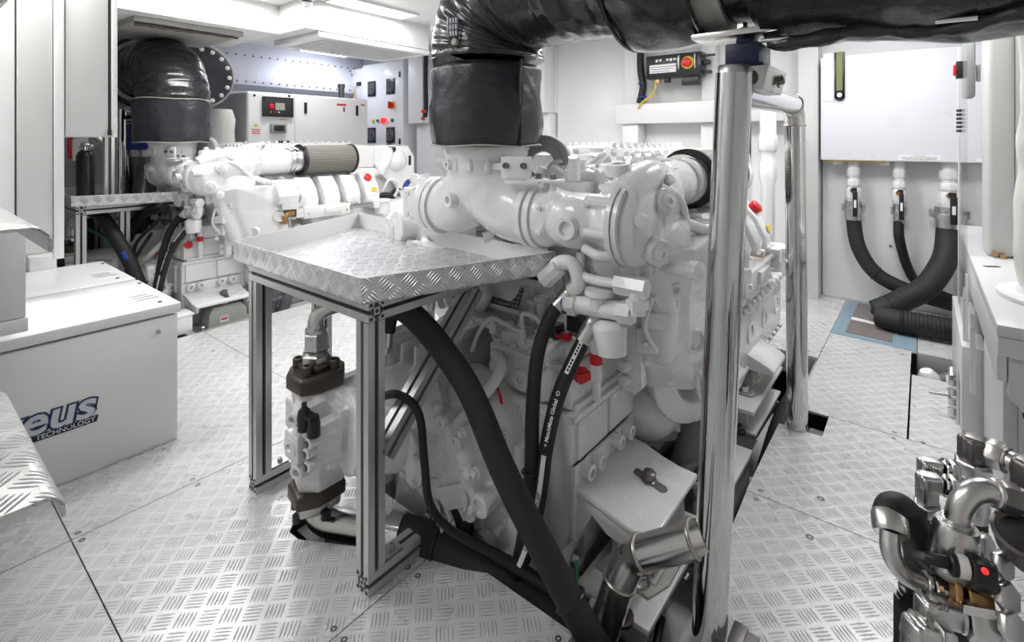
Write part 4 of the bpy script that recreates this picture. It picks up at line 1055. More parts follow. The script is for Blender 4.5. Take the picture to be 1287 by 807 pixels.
        m.tube([(s*.565,1.60,1.06),(s*.57,1.72,1.095),(s*.545,1.80,1.11)],.120,24)
        m.tube([(s*.60,1.56,.92),(s*.64,1.68,.95),(s*.60,1.80,1.00)],.085,18)
        m.tube([(s*.60,1.46,1.12),(s*.615,1.60,1.175),(s*.58,1.76,1.17)],.055,16)
        b = M()
        b.boss((s*.56,1.52,1.195),(0,-.15,1),.040,.026,.6); b.boss((s*.575,1.72,1.205),(.2*s,.1,1),.034,.026,.6)
        for (p, dd, rr) in (((s*.690,1.585,1.10),(s,-.45,.35),.036),((s*.700,1.50,.955),(s,-.5,-.1),.036)):
            b.lathe(p, dd, [(-.04,.050),(.010,.046),(.014,.042)],7); b.plug(V(p)+V(dd).normalized()*.012, dd, .026, .008)
        b.tube([(s*.66,1.60,1.15),(s*.69,1.70,1.10),(s*.68,1.80,1.0)],.014,10); b.lathe((s*.66,1.66,1.16),(s,-.3,.6),[(-.03,.022),(.02,.020),(.026,.014)],12)
        b.cyl((s*.665,1.46,1.06),(s*.70,1.38,1.065),.020,n=14); b.cyl((s*.70,1.56,.90),(s*.79,1.53,.91),.022,n=14); b.lathe((s*.79,1.53,.91),(s,-.3,.1),[(0,.028),(.03,.028),(.034,.02)],8)
        ca('compressor_housing', m, b, .0065, 6)
        # fluted intake bell, dark neck, pleated filter
        m = M(); m.lathe((s*.50,1.80,1.115),(0,1,0),[(0,.105),(.03,.130),(.07,.136),(.10,.122),(.13,.100),(.38,.098)],40)
        for k in range(20):
            a = 2*PI*k/20; m.obox((s*.50+math.cos(a)*.122,1.86,1.115+math.sin(a)*.122),(.07,.010,.032),(0,1,0),(math.cos(a),0,math.sin(a)))
        ob('intake_bell', m, bevel=0)
        m = M(); m.lathe((s*.515,2.16,1.125),(0,1,0),[(0,.104),(.10,.104)],36); ob('filter_neck', m, 'steel_dull')
        m = M(); m.ring((s*.515,2.19,1.125),(0,1,0),.110,.10,.022,36); m.obox((s*.585,2.20,1.06),(.03,.03,.02),(0,1,0),(s,0,0)); ob('hose_clamp', m, 'steel')
        for (y, w) in ((2.255,.034),(2.745,.026)):
            m = M(); m.lathe((s*.515,y,1.125),(0,1,0),[(0,.12),(.004,.133),(w-.004,.133),(w,.12)],44); ob('filter_ring', m, 'plastic')
        m = M(); m.lathe((s*.515,2.288,1.125),(0,1,0),[(0,.126),(.458,.126)],64)
        o = ob('air_filter', m, 'mesh')
        # uv wrapped round the filter
        me = o.data; l = me.uv_layers.new(name='UVMap')
        for p in me.polygons:
            for li in p.loop_indices:
                c = me.vertices[me.loops[li].vertex_index].co + V((CX-0,2.3,-.32)) - V((CX,0,0))
                a = math.atan2(c.z-1.125, c.x-s*.515)
                if p.center.x + 0 and abs(p.normal.y) < .5:
                    a0 = math.atan2(p.center.z-.32-1.125, p.center.x-s*.515)
                    if a - a0 > PI: a -= 2*PI
                    if a0 - a > PI: a += 2*PI
                l.data[li].uv = (a*.126, c.y)
    # ---- front gear case: the big casting below the turbocharger on each side
    for s in (-1, 1):
        m = M()
        m.loft([[(s*.36,1.55,.93),(s*.66,1.52,.93),(s*.76,1.66,.95),(s*.72,1.98,.95),(s*.40,2.0,.95)],
                [(s*.36,1.58,.80),(s*.64,1.56,.78),(s*.73,1.68,.78),(s*.735,2.02,.78),(s*.40,2.05,.78)],
                [(s*.38,1.62,.62),(s*.60,1.64,.58),(s*.70,1.78,.56),(s*.72,2.08,.56),(s*.40,2.1,.6)],
                [(s*.40,1.75,.44),(s*.55,1.80,.38),(s*.66,1.92,.36),(s*.68,2.2,.34),(s*.40,2.2,.4)]])
        m.prism([(s*.60,.98),(s*.74,.98),(s*.80,.86),(s*.78,.80),(s*.62,.78)],'y',1.95,2.12)
        m.tube([(s*.62,1.60,.92),(s*.66,1.62,.75),(s*.62,1.72,.55)],.05,14)
        m.cyl((s*.52,1.60,.90),(s*.55,1.50,.90),.075)
        m.box((s*.60,1.60,.86),(s*.70,1.66,.92))
        b = M()
        b.boss((s*.70,1.80,.60),(s,-.7,-.1),.045,.022,.72); b.boss((s*.735,1.98,.70),(s,-.3,0),.04,.02,.7); b.boss((s*.70,1.63,.815),(s,-1,0),.022,.016)
        b.hexbolt((s*.68,1.58,.90),(s*.3,-1,0),.018,.02); b.hexbolt((s*.63,1.545,.86),(0,-1,0),.016,.018); b.hexbolt((s*.56,1.55,.83),(0,-1,0),.016,.018)
        b.cyl((s*.76,1.90,.965),(s*.82,1.86,.975),.022,n=12); b.hexbolt((s*.82,1.86,.975),(s,-.6,.1),.016,.014)
        b.obox((s*.77,2.05,.78),(.12,.06,.05),(s*.4,1,0)); b.obox((s*.72,2.0,.88),(.02,.10,.12),(1,0,0))
        b.tube([(s*.66,1.56,.80),(s*.69,1.60,.74),(s*.70,1.66,.78),(s*.695,1.66,.86)],.009,8)
        b.tube([(s*.66,1.55,.80),(s*.64,1.54,.70),(s*.66,1.58,.62)],.008,8)
        ca('gear_case', m, b, .008, 6)
        # bent support frame below, and the ribbed pipe stack beside it
        m = M(); m.tube([(s*.55,1.86,.56),(s*.555,1.86,.42),(s*.565,1.88,.33),(s*.60,1.95,.275),(s*.655,2.12,.262),(s*.675,2.40,.265)],.05,4,rf=lambda f: .066); m.tube([(s*.53,1.90,.54),(s*.54,1.90,.40),(s*.555,1.94,.30),(s*.60,2.02,.26)],.05,14)
        ca('support_arm', m, None, .008, 3)
        b = M(); b.hexbolt((s*.60,1.83,.47),(s*.6,-1,0),.018,.022); b.hexbolt((s*.60,1.84,.415),(s*.6,-1,0),.018,.022); ob('arm_bolt', b)
        m = M(); m.prism([(s*.50,.72),(s*.555,.72),(s*.565,.64),(s*.575,.44),(s*.545,.41),(s*.505,.42)],'y',1.66,1.70)
        for z in (.665,.61,.505,.455): m.lathe((s*.515,1.66,z),(-.3*s,-1,0),[(-.02,.022),(.020,.020),(.024,.015)],14)
        m.cyl((s*.55,1.68,.70),(s*.55,1.68,.84),.020)
        ob('bolted_strip', m, bevel=.003)
    m = M()
    for s in (-1,1):
        m.sphere((s*.45,1.97,.22),.135,(1,1,.95)); m.prism([(s*.38,.32),(s*.56,.30),(s*.58,.14),(s*.40,.10)],'y',2.0,2.05)
        m.prism([(s*.40,.20),(s*.54,.28),(s*.58,.10),(s*.42,.02)],'y',2.02,2.07)
    m.box((-.42,1.80,-.30),(.42,2.0,.56)); m.lathe((0,1.84,.22),(0,1,0),[(0,.40),(.04,.43),(.16,.43)],48)
    ca('flywheel_housing', m, None, .010, 4)
    # black loom and grey ribbed conduits low on each flank
    for s in (-1,1):
        b = M(); b.tube([(s*.545,1.70,.66),(s*.60,1.78,.56),(s*.66,1.90,.46),(s*.72,2.02,.36),(s*.735,2.06,.31)],.011,8); b.tube([(s*.54,1.72,.66),(s*.61,1.80,.53),(s*.68,1.94,.43),(s*.74,2.06,.34)],.009,8)
        b.torus((s*.725,1.98,.365),(s,-1,.2),.055,.008,32,8); b.tube([(s*.68,1.90,.44),(s*.69,1.90,.36),(s*.71,1.96,.31)],.008,8)
        for q in ((s*.66,1.89,.465),(s*.735,2.05,.32)): b.lathe(q,(s*.5,.6,-.6),[(-.014,.022),(.014,.022)],12)
        ob('cable_loop', b)
        b = M(); b.tube([(s*.69,1.96,.50),(s*.70,1.97,.44),(s*.72,1.98,.39),(s*.71,1.99,.31)],.012,8); b.box((s*.715-.025,1.96,.34),(s*.715+.025,2.0,.375)); ob('plug_cable', b, 'plastic')
        b = M(); pts = spline([V(p) for p in [(s*.44,1.60,.13),(s*.52,1.68,.12),(s*.60,1.76,.07),(s*.62,1.80,.0),(s*.60,1.90,-.06)]],10)
        b.tube(pts,.022,12,smooth=False,rf=lambda f: .020+.003*math.sin(f*230)); ob('conduit', b, 'conduit')
        b = M(); pts = spline([V(p) for p in [(s*.52,1.84,.10),(s*.57,1.86,.03),(s*.62,2.0,.03),(s*.66,2.2,.07)]],14)
        b.tube(pts,.022,12,smooth=False,rf=lambda f: .022+.003*math.sin(f*260)); ob('conduit', b, 'conduit')
        b = M(); b.tube([(s*.56,1.78,.17),(s*.54,1.80,.05),(s*.52,1.86,-.12)],.016,10); ob('cable', b, 'rubber')
        b = M(); b.tube([(s*.62,2.06,.20),(s*.60,2.02,.08),(s*.56,1.98,-.10)],.045,14); b.tube([(s*.66,2.16,.20),(s*.65,2.10,.06),(s*.62,2.06,-.12)],.045,14); ob('breather_hose', b, 'conduit')
    # ---- starter with its perforated guard, pipes over the bell
    m = M(); m.lathe((-.26,1.68,.66),(1,0,.02),[(0,.09),(.02,.12),(.34,.125),(.40,.09)],32); m.sphere((.02,1.68,.66),.125,(1.3,1,.9)); ca('alternator', m, None, .008, 3)
    b = M(); b.obox((.02,1.566,.685),(.20,.004,.085),(1,0,0),(0,.55,1)); o = ob('guard_mesh', b, 'mesh'); boxuv(o.data)
    b = M(); b.obox((.02,1.550,.640),(.22,.016,.016),(1,0,0)); b.cyl((-.09,1.548,.64),(-.09,1.59,.735),.015); b.tube([(-.10,1.55,.72),(-.02,1.54,.77),(.10,1.58,.78)],.010,8); ob('guard_frame', b)
    # ---- gearbox: bell, faceted housing, top valve block
    m = M()
    m.lathe((.05,1.17,.22),(0,1,0),[(0,.145),(.02,.165),(.08,.175),(.09,.205),(.15,.215),(.17,.235),(.27,.24)],52)
    m.prism([(-.44,-.30),(.45,-.30),(.45,.385),(.43,.405),(-.40,.405),(-.44,.37)],'y',1.405,1.86)
    m.prism([(-.46,.20),(-.44,.40),(-.30,.47),(-.06,.50),(.0,.40),(-.06,.16)],'y',1.24,1.60)
    m.prism([(-.28,.44),(-.06,.50),(.02,.60),(-.10,.63),(-.24,.52)],'y',1.36,1.60)
    m.lathe((-.18,1.02,.33),(.35,.9,-.05),[(0,.15),(.12,.17),(.26,.19)],36)
    for k in range(5): m.obox((-.36+.075*k,1.30,.475+.012*k),(.016,.22,.11),(1,0,0),(0,0,1))
    m.cyl((.03,1.105,.265),(.05,1.25,.25),.080)
    m.prism([(.02,.02),(.24,.14),(.34,.06),(.34,-.28),(.0,-.28)],'y',1.27,1.42)
    m.prism([(-.30,-.28),(.02,-.28),(.02,.10),(-.20,.12)],'y',1.25,1.42)
    for (x, z) in ((.15,.09),(.20,.12),(.25,.155)): m.cyl((x,1.19,z),(x,1.32,z),.034)
    b = M()
    b.boltring((.05,1.185,.22),(0,-1,0),.192,10,.012,.014,.2); b.boltring((.05,1.315,.22),(0,-1,0),.222,14,.012,.016)
    for a in (.2,.75,1.3,-.5,-1.1):
        ca_, sa_ = math.cos(a), math.sin(a)
        b.lathe((.05+.16*ca_,1.172,.22+.16*sa_),(0,-1,0),[(-.01,.022),(.006,.021),(.008,.012),(.002,.010)],16)
    b.obox((.15,1.165,.165),(.11,.05,.018),(1,0,.55),(0,1,0)); b.obox((.155,1.17,.14),(.09,.04,.014),(1,0,.55),(0,1,0))
    b.lathe((.028,1.10,.267),(-.28,-1,0),[(-.02,.090),(.004,.090),(.008,.086),(.010,.02)],44)
    b.boltring((.026,1.093,.267),(-.28,-1,0),.076,5,.012,.012,.5)
    for (x, z) in ((.15,.09),(.20,.12),(.25,.155)): b.lathe((x,1.188,z),(0,-1,0),[(-.004,.036),(.004,.034),(.006,.022),(-.012,.018)],20)
    for (x, z) in ((.10,.03),(.06,-.02),(.17,.02),(.22,-.04),(.13,-.06),(.27,.05),(.30,-.02),(.06,.10)): b.hexbolt((x,1.268,z),(0,-1,0),.014,.022)
    b.boss((.20,1.268,-.03),(0,-1,0),.042,.022,.55); b.boss((.26,1.268,-.12),(0,-1,0),.030,.02,.55); b.box((.12,1.25,-.16),(.22,1.27,-.07))
    b.box((.445,1.43,.262),(.462,1.62,.385)); b.box((.445,1.645,.262),(.462,1.83,.385)); b.box((.44,1.41,.185),(.458,1.86,.25)); b.box((.43,1.405,.388),(.462,1.86,.408))
    b.lathe((.452,1.84,.375),(1,-.3,0),[(0,.040),(.016,.038),(.02,.026)],24)
    for k in range(3): b.box((.02+.12*k,1.392,.18),(.12+.12*k,1.408,.38))
    ca('gearbox', m, b, .0085, 4)
    b = M(); b.ring((.105,1.225,.045),(0,-1,0),.085,.055,.05,36); b.lathe((.105,1.20,.045),(0,1,0),[(0,.05),(.02,.05)],28); ob('coupling_ring', b, 'plastic')
    b = M(); b.lathe((.085,1.165,.05),(-.5,-1,0),[(0,.062),(.008,.062),(.010,.02)],36); ob('coupling_disc', b, 'panel')
    # top valve block with plugs, covers and sensors
    m = M()
    m.box((.085,1.425,.415),(.435,1.86,.555)); m.box((.070,1.44,.405),(.45,1.87,.43)); m.box((.205,1.418,.42),(.222,1.44,.55)); m.box((.09,1.419,.535),(.43,1.43,.553)); m.prism([(.10,.54),(.42,.54),(.40,.60),(.12,.595)],'y',1.45,1.80)
    ob('valve_block', m, bevel=.006)
    for (x, z) in ((.135,.475),(.235,.462),(.325,.452)):
        b = M(); b.plug((x,1.424,z),(0,-1,0),.036 if x > .2 else .042,.013); ob('block_plug', b)
    b = M()
    for k in range(5): b.cap((.105+.078*k,1.442,.555),(0,0,1),.013,.016); b.cap((.12+.07*k,1.70,.60),(0,0,1),.012,.012)
    for k in range(7): b.lathe((.12+.045*k,1.50+.015*(k%2),.595),(0,0,1),[(0,.022),(.016,.020),(.022,.012)],10)
    b.box((.12,1.54,.595),(.29,1.68,.615)); b.box((.32,1.50,.575),(.43,1.66,.66)); b.prism([(.31,.61),(.43,.56),(.45,.65),(.36,.70)],'y',1.52,1.66); b.box((.30,1.46,.56),(.34,1.50,.62)); b.box((.36,1.47,.56),(.43,1.52,.64))
    b.cyl((.305,1.44,.552),(.40,1.50,.60),.036,n=22); b.cyl((.30,1.437,.55),(.315,1.447,.557),.044,n=22)
    ob('block_fitting', b, bevel=.002)
    b = M(); b.lathe((.302,1.437,.549),(-.8,-.55,-.3),[(-.006,.032),(.014,.034),(.018,.022)],20); ob('solenoid_cap', b, 'plastic')
    b = M(); b.box((.31,1.455,.62),(.36,1.50,.665)); ob('solenoid_plug', b, 'plastic'); b = M(); b.box((.39,1.47,.655),(.445,1.52,.705)); ob('solenoid_plug', b, 'plastic')
    b = M(); b.lathe((.286,1.427,.543),(-.8,-.55,-.3),[(0,.018),(.006,.018)],14); ob('solenoid_tip', b, 'brass')
    b = M(); b.box((.355,1.452,.628),(.41,1.475,.640)); b.obox((.40,1.455,.645),(.03,.02,.012),(1,0,.3)); ob('red_clip', b, 'red')
    b = M(); b.lathe((.437,1.462,.532),(1,-.6,0),[(0,.012),(.018,.012),(.020,.028),(.036,.028),(.038,.016)],7); b.obox((.468,1.443,.532),(.02,.05,.026),(1,-.6,0)); ob('red_cap', b, 'red')
    b = M(); b.lathe((.475,1.52,.55),(0,0,1),[(0,.0215),(.035,.0215)],18); ob('red_band', b, 'red')
    b = M(); b.lathe((.475,1.52,.43),(0,0,1),[(0,.016),(.06,.016),(.065,.020),(.118,.020),(.12,.019),(.156,.019),(.158,.021),(.22,.021),(.24,.014)],18); ob('sensor_body', b)
    b = M(); b.lathe((.206,1.35,.36),(.3,-.6,.7),[(-.03,.012),(0,.016),(.014,.019),(.02,.010)],14); b.tube([(.204,1.345,.375),(.17,1.33,.40),(.16,1.335,.435),(.178,1.345,.455),(.198,1.35,.42),(.205,1.35,.38)],.005,8); ob('red_cap', b, 'red')
    b = M(); b.cyl((.222,1.36,.26),(.208,1.352,.35),.018); b.box((.18,1.34,.235),(.26,1.40,.26)); b.lathe((.27,1.37,.265),(0,-1,0),[(0,.03),(.02,.028)],18); ob('dipstick_tube', b)
    b = M(); b.lathe((.31,1.33,.0),(0,0,1),[(-.20,.054),(.17,.056),(.18,.062),(.20,.060),(.215,.05),(.27,.028),(.31,.026)],30)
    for k in range(8): b.obox((.31+.045*math.cos(k*PI/4),1.33+.045*math.sin(k*PI/4),.225),(.03,.008,.05),(math.cos(k*PI/4),math.sin(k*PI/4),-.6))
    ob('oil_filter', b)
    # bent oil pipe on the bell
    b = M(); b.tube([(.086,1.16,.285),(.12,1.20,.345),(.17,1.26,.42),(.20,1.32,.485),(.195,1.36,.525),(.135,1.40,.53)],.020,14); b.lathe((.075,1.145,.265),(.5,.45,.65),[(-.015,.034),(.022,.034),(.030,.026)],8); ob('oil_pipe', b)
    b = M(); b.tube([(-.20,1.42,.66),(-.17,1.42,.73),(-.14,1.42,.725),(-.13,1.43,.65),(-.06,1.45,.61),(.08,1.45,.605)],.016,12); b.tube([(-.34,1.46,.67),(-.2,1.45,.67),(-.04,1.48,.675)],.010,10)
    b.tube([(.0,1.42,.50),(.03,1.43,.58),(.08,1.44,.635),(.14,1.45,.625),(.20,1.46,.61)],.009,10); b.tube([(.22,1.45,.62),(.225,1.44,.68),(.27,1.44,.685),(.30,1.45,.66),(.29,1.46,.62)],.009,10)
    for (x, z) in ((.29,.62),(.22,.61),(.08,.61)): b.lathe((x,1.45,z),(0,0,1),[(-.03,.015),(.02,.015)],10)
    ob('fuel_pipe', b)
    # coolant filter cluster under the right turbine: canister, elbows, fittings
    b = M(); b.lathe((.565,1.44,.735),(.10,.0,-1),[(0,.03),(.012,.050),(.02,.054),(.10,.046),(.105,.036)],28); b.lathe((.53,1.44,.80),(0,0,1),[(-.04,.028),(.0,.03),(.01,.046),(.026,.044)],24); ob('filter_canister', b)
    b = M()
    b.cyl((.40,1.45,.755),(.64,1.44,.775),.030,n=14); b.lathe((.42,1.44,.755),(1,0,.08),[(0,.034),(.03,.034)],6); b.lathe((.60,1.44,.77),(1,0,.08),[(0,.036),(.045,.036)],6); b.cyl((.66,1.44,.775),(.66,1.44,.86),.026,n=14); b.lathe((.66,1.44,.79),(0,0,1),[(0,.034),(.03,.034)],6)
    b.lathe((.64,1.44,.855),(1,0,0),[(-.05,.032),(.05,.032)],6); b.tube([(.44,1.48,.92),(.45,1.46,.865),(.50,1.45,.85),(.62,1.44,.855)],.016,10)
    b.tube([(.34,1.43,.835),(.38,1.44,.885),(.43,1.45,.885),(.45,1.45,.83),(.42,1.46,.80)],.026,12); b.lathe((.35,1.43,.845),(-.8,0,-.7),[(-.05,.030),(.02,.034),(.03,.034)],8)
    b.prism([(.41,.87),(.50,.93),(.54,.87),(.47,.80)],'y',1.50,1.54); b.tube([(.42,1.64,.76),(.45,1.70,.66),(.50,1.80,.52),(.52,1.88,.42)],.034,12)
    b.lathe((.53,1.56,.92),(-.4,-1,0),[(0,.026),(.05,.024),(.06,.014)],14); b.lathe((.47,1.56,.86),(-.3,-1,0),[(0,.022),(.05,.02),(.06,.014)],14)
    ob('coolant_fitting', b)
    b = M(); b.ring((.385,1.45,.752),(1,0,.08),.034,.02,.018,20); ob('blue_ring', b, 'blue')
    # left turbine side: fittings that show beyond the tray
    b = M(); b.tube([(-.52,1.72,.86),(-.58,1.70,.95),(-.62,1.70,1.02),(-.56,1.70,1.06)],.024,12); b.tube([(-.66,1.74,.84),(-.68,1.72,.94),(-.64,1.72,1.02)],.024,12)
    b.lathe((-.66,1.72,1.05),(-1,-.2,.4),[(-.05,.030),(.02,.030),(.04,.022)],8); b.cyl((-.62,1.70,1.10),(-.52,1.66,1.12),.020,n=12); b.lathe((-.54,1.68,.95),(-.6,-1,0),[(-.03,.024),(.03,.024)],6)
    ob('coolant_fitting', b)
    b = M(); b.ring((-.70,1.71,1.06),(-1,-.2,.4),.034,.02,.020,20); ob('blue_ring', b, 'blue')
    # raised ribs, bosses, studs and pipes that give the gear case and the engine front their cast look
    r3 = random.Random(5)
    for s in (-1, 1):
        b = M()
        def on_face(u, w):
            """point on the sloping outer face of the gear case, u along it, w upwards"""
            y = 1.60 + .48*u + (1-w)*.16; x = .60 + .10*u + .03*w - (1-w)*.05
            return V((s*x, y, .46 + .46*w))
        for k in range(16):
            p = on_face(r3.uniform(.05,.95), r3.uniform(.15,.95)); dr = (s*.9,-.5,r3.uniform(-.1,.2))
            if k % 3 == 0: b.boss(p, dr, r3.uniform(.018,.028), .03)
            elif k % 3 == 1: b.hexbolt(p, dr, r3.uniform(.010,.014), .04)
            else: b.lathe(p, dr, [(-.02,.026),(.012,.022),(.02,.014)], 14)
        for k in range(5):
            p = on_face(.1+.2*k, .92); q = on_face(.15+.17*k, .25)
            b.obox((p+q)/2, ((p-q).length, .012, .03), p-q, (s,-.5,0))
        for k in range(3):
            q = [on_face(r3.uniform(0,.3), .9-.2*k), on_face(.4, .8-.2*k)+V((s*.02,-.02,0)), on_face(.7, .75-.25*k)+V((s*.02,-.02,0)), on_face(.95,.7-.25*k)]
            b.tube(q, r3.choice((.007,.010,.013)), 10)
        b.box((s*.60-.03,1.50,.84),(s*.60+.03,1.56,.90)); b.obox((s*.66,1.575,.72),(.09,.03,.05),(s,.5,0)); b.obox((s*.62,1.60,.64),(.07,.03,.08),(s,.5,0))
        for z in (.70,.64,.58): b.hexbolt((s*.63,1.575,z),(s*.3,-1,0),.012,.02)
        ob('case_rib', b, bevel=.003)
    b = M()
    for k in range(26):
        x = r3.uniform(-.40,.36); z = r3.uniform(.58,.94); y = 1.66 - r3.uniform(0,.12)
        c = k % 4
        if c == 0: b.lathe((x,y,z),(r3.uniform(-.4,.4),-1,r3.uniform(-.2,.6)),[(-.05,.028),(.02,.026),(.03,.018)],14)
        elif c == 1: b.box((x-.03,y-.02,z-.025),(x+.03,y+.06,z+.025))
        elif c == 2: b.lathe((x,y,z),(0,0,1),[(-.05,.022),(.03,.022),(.034,.03),(.05,.03)],12)
        else: b.obox((x,y,z),(.12,.025,.05),(1,r3.uniform(-.4,.4),r3.uniform(-.5,.5)))
    ob('front_fitting', b, bevel=.003)
    # front mount bracket: bent plate with ribs and slotted bolt
    for s in (-1, 1):
        m = M()
        prof = [(.455,.188),(.53,.182),(.60,.160),(.66,.148),(.722,.146),(.722,.126),(.66,.128),(.60,.138),(.53,.160),(.455,.166)]
        m.prism([(s*x, z) for x, z in prof],'y',1.405,1.785)
        for y in (1.42,1.765): m.prism([(s*.455,.166),(s*.60,.138),(s*.715,.126),(s*.70,.09),(s*.64,.075),(s*.57,.085),(s*.52,.12),(s*.49,.06),(s*.455,.03)],'y',y-.008,y+.008)
        m.box((s*.445,1.40,-.06),(s*.468,1.80,.25))
        ob('mount_bracket', m, bevel=.005)
        b = M()
        for y in (1.45,1.52,1.66,1.74): b.lathe((s*.466,y,.228),(s,0,0),[(0,.026),(.035,.025),(.037,.014),(.015,.012)],18)
        ob('bracket_screw', b)
        b = M(); b.obox((s*.615,1.63,.158),(.085,.034,.006),(1,0,-.22*s),(0,0,1)); b.lathe((s*.572,1.63,.167),(s*.2,0,1),[(-.003,.018),(.003,.018)],18); b.lathe((s*.658,1.63,.149),(s*.2,0,1),[(-.003,.018),(.003,.018)],18); b.lathe((s*.612,1.63,.158),(s*.1,0,1),[(0,.028),(.006,.028),(.008,.022),(.030,.022),(.032,.018)],6); ob('mount_bolt', b, 'steel_dark')
        b = M(); b.box((s*.455,1.34,-.17),(s*.468,1.45,.02)); ob('anchor_plate', b, 'bed'); 
        b = M()
        for z in (-.02,-.11): b.hexbolt((s*.468,1.38+(.02-z)*.2,z),(s,0,0),.020,.018)
        ob('anchor_bolt', b, 'steel_dull')
        # vertical seam panels on the gearbox wall are part of the casting; rear mount arm
        m = M(); m.prism([(s*.50,.30),(s*.66,.26),(s*.76,.215),(s*.78,.20),(s*.78,.175),(s*.66,.185),(s*.50,.12)],'y',2.66,2.92); ob('mount_bracket', m, bevel=.006)
    # hydraulic pump with cap, sockets and valve
    m = M(); px = -.275; py = .945
    def low(m):
        for p in m.v:
            if p.z > .105: p.z = .105 + (p.z-.105)*.925
        return m
    base = ((-.07,-.05),(.03,-.085),(.085,-.04),(.085,.06),(.0,.09),(-.07,.06))
    m.loft([[(px+dx*w, py+dy*w, z) for dx, dy in base] for z, w in ((.155,.90),(.20,1.06),(.262,1.02),(.295,.78),(.33,.74),(.40,.76),(.43,.96),(.47,1.04),(.505,.96))])
    m.box((px-.135,py-.04,.315),(px-.05,py+.06,.425)); m.box((px+.015,py-.120,.305),(px+.095,py+.02,.395))
    m.prism([(px+.02,.20),(px+.12,.24),(px+.16,.46),(px+.05,.47)],'y',py-.01,py+.34)
    m.cyl((px+.12,py+.03,.36),(px+.22,py+.36,.33),.14); m.box((px+.03,py-.105,.415),(px+.10,py-.02,.485)); m.prism([(px+.0,.50),(px+.05,.505),(px+.30,.44),(px+.30,.40),(px,.40)],'y',py+.02,py+.16)
    b = M()
    b.lathe((px-.136,py+.01,.372),(-1,-.35,0),[(-.01,.032),(.004,.030),(.006,.015),(.0,.010)],20); b.lathe((px+.055,py-.121,.352),(.05,-1,0),[(-.01,.032),(.004,.030),(.006,.015),(.0,.010)],20)
    b.boss((px+.070,py-.106,.452),(.2,-1,0),.026,.022,.55); b.boss((px+.075,py-.095,.275),(.3,-1,-.1),.026,.024,.55)
    for (dx, dz) in ((.115,.418),(.138,.392),(.125,.352),(.132,.312)): b.lathe((px+dx,py-.085,dz),(0,-1,0),[(-.06,.020),(.024,.018),(.028,.012)],14)
    b.box((px+.105,py-.080,.295),(px+.150,py+.0,.435))
    ca('hydraulic_pump', low(m), low(b), .0055, 4)
    b = M()
    for (dx, dz) in ((.125,.352),(.132,.312),(.138,.392)): b.lathe((px+dx,py-.113,dz),(0,-1,0),[(0,.011),(.006,.011)],12)
    ob('pump_socket', low(b), 'steel_dark')
    b = M(); b.loft([[(px+dx*w, py+dy*w, z) for dx, dy in ((-.08,-.05),(-.03,-.09),(.06,-.09),(.085,-.03),(.085,.05),(.03,.09),(-.05,.09),(-.08,.05))] for z, w in ((.506,.95),(.514,1.0),(.556,1.0),(.564,.92))])
    b.cyl((px,py,.564),(px,py,.586),.056,n=24)
    for a in range(4): b.cap((px+.062*math.cos(a*PI/2+.6),py+.062*math.sin(a*PI/2+.6),.564),(0,0,1),.019,.034)
    ob('pump_flange', low(b), 'bronze', bevel=.004)
    foot = ((-.08,-.02),(-.045,-.08),(.05,-.10),(.085,-.04),(.085,.06),(.0,.09),(-.06,.075))
    b = M(); b.loft([[(px+dx*w, py+dy*w, z) for dx, dy in foot] for z, w in ((.105,.90),(.112,.98),(.150,.98),(.156,.90))]); ob('pump_base_block', b, 'bronze', bevel=.003)
    b = M(); b.loft([[(px+dx*w, py+dy*w, z) for dx, dy in foot] for z, w in ((.062,.60),(.075,.80),(.104,.84))]); ob('pump_foot', b, 'steel_dull', bevel=.003)
    b = M()
    for (dx, dy) in ((-.05,-.045),(.015,-.075),(.075,-.01)): b.lathe((px+dx,py+dy,.078),(0,0,-1),[(0,.016),(.022,.016),(.026,.010)],12)
    ob('foot_bolt', b, 'plastic')
    b = M(); b.lathe((px,py,.586),(0,0,1),[(0,.048),(.026,.050),(.032,.044)],6); b.lathe((px,py,.618),(0,0,1),[(0,.038),(.012,.042)],20); b.lathe((px,py,.632),(0,0,1),[(0,.042),(.056,.042),(.06,.038)],6); b.lathe((px,py,.692),(0,0,1),[(0,.036),(.014,.036)],22)
    b.tube([(px,py,.70),(px,py,.735),(px+.012,py+.015,.765),(px+.045,py+.045,.785),(px+.085,py+.085,.79),(px+.13,py+.13,.79)],.027,18); b.lathe((px+.085,py+.085,.79),(1,1,0),[(0,.031),(.012,.031),(.013,.036),(.045,.036)],18); ob('pressure_elbow', low(b), 'steel_dull')
    b = M(); b.tube([(px,py,.085),(px+.002,py+.001,.055),(px+.016,py+.009,.024),(px+.05,py+.028,.010),(px+.10,py+.055,.008),(px+.17,py+.093,.006),(px+.25,py+.137,.004)],.046,28,sub=8); ob('suction_elbow', b, 'steel_brush')
    b = M(); b.lathe((px+.118,py-.110,.43),(0,0,1),[(0,.020),(.045,.021),(.065,.018),(.075,.010)],10); b.lathe((px+.155,py-.10,.42),(0,0,1),[(0,.02),(.04,.02),(.066,.015)],10); b.cyl((px+.118,py-.11,.50),(px+.118,py-.11,.52),.008); b.box((px+.10,py-.12,.475),(px+.17,py-.09,.487)); ob('solenoid', low(b), 'plastic')
    # clutter of small pipes and clips across the front, between bell and turbines
    b = M(); r2 = random.Random(11)
    for k in range(20):
        x = r2.uniform(-.42,.36); y = r2.uniform(1.52,1.66); z = r2.uniform(.62,.86)
        q = [(x,y,z)]
        for j in range(3): q.append((q[-1][0]+r2.uniform(-.1,.1), min(1.75,max(1.46,q[-1][1]+r2.uniform(-.05,.06))), min(.92,max(.58,q[-1][2]+r2.uniform(-.09,.08)))))
        b.tube(q, r2.choice((.008,.011,.016,.022)), 10)
        b.lathe(q[-1],(r2.uniform(-1,1),-1,r2.uniform(-.5,.5)),[(-.02,.022),(.02,.022)],6)
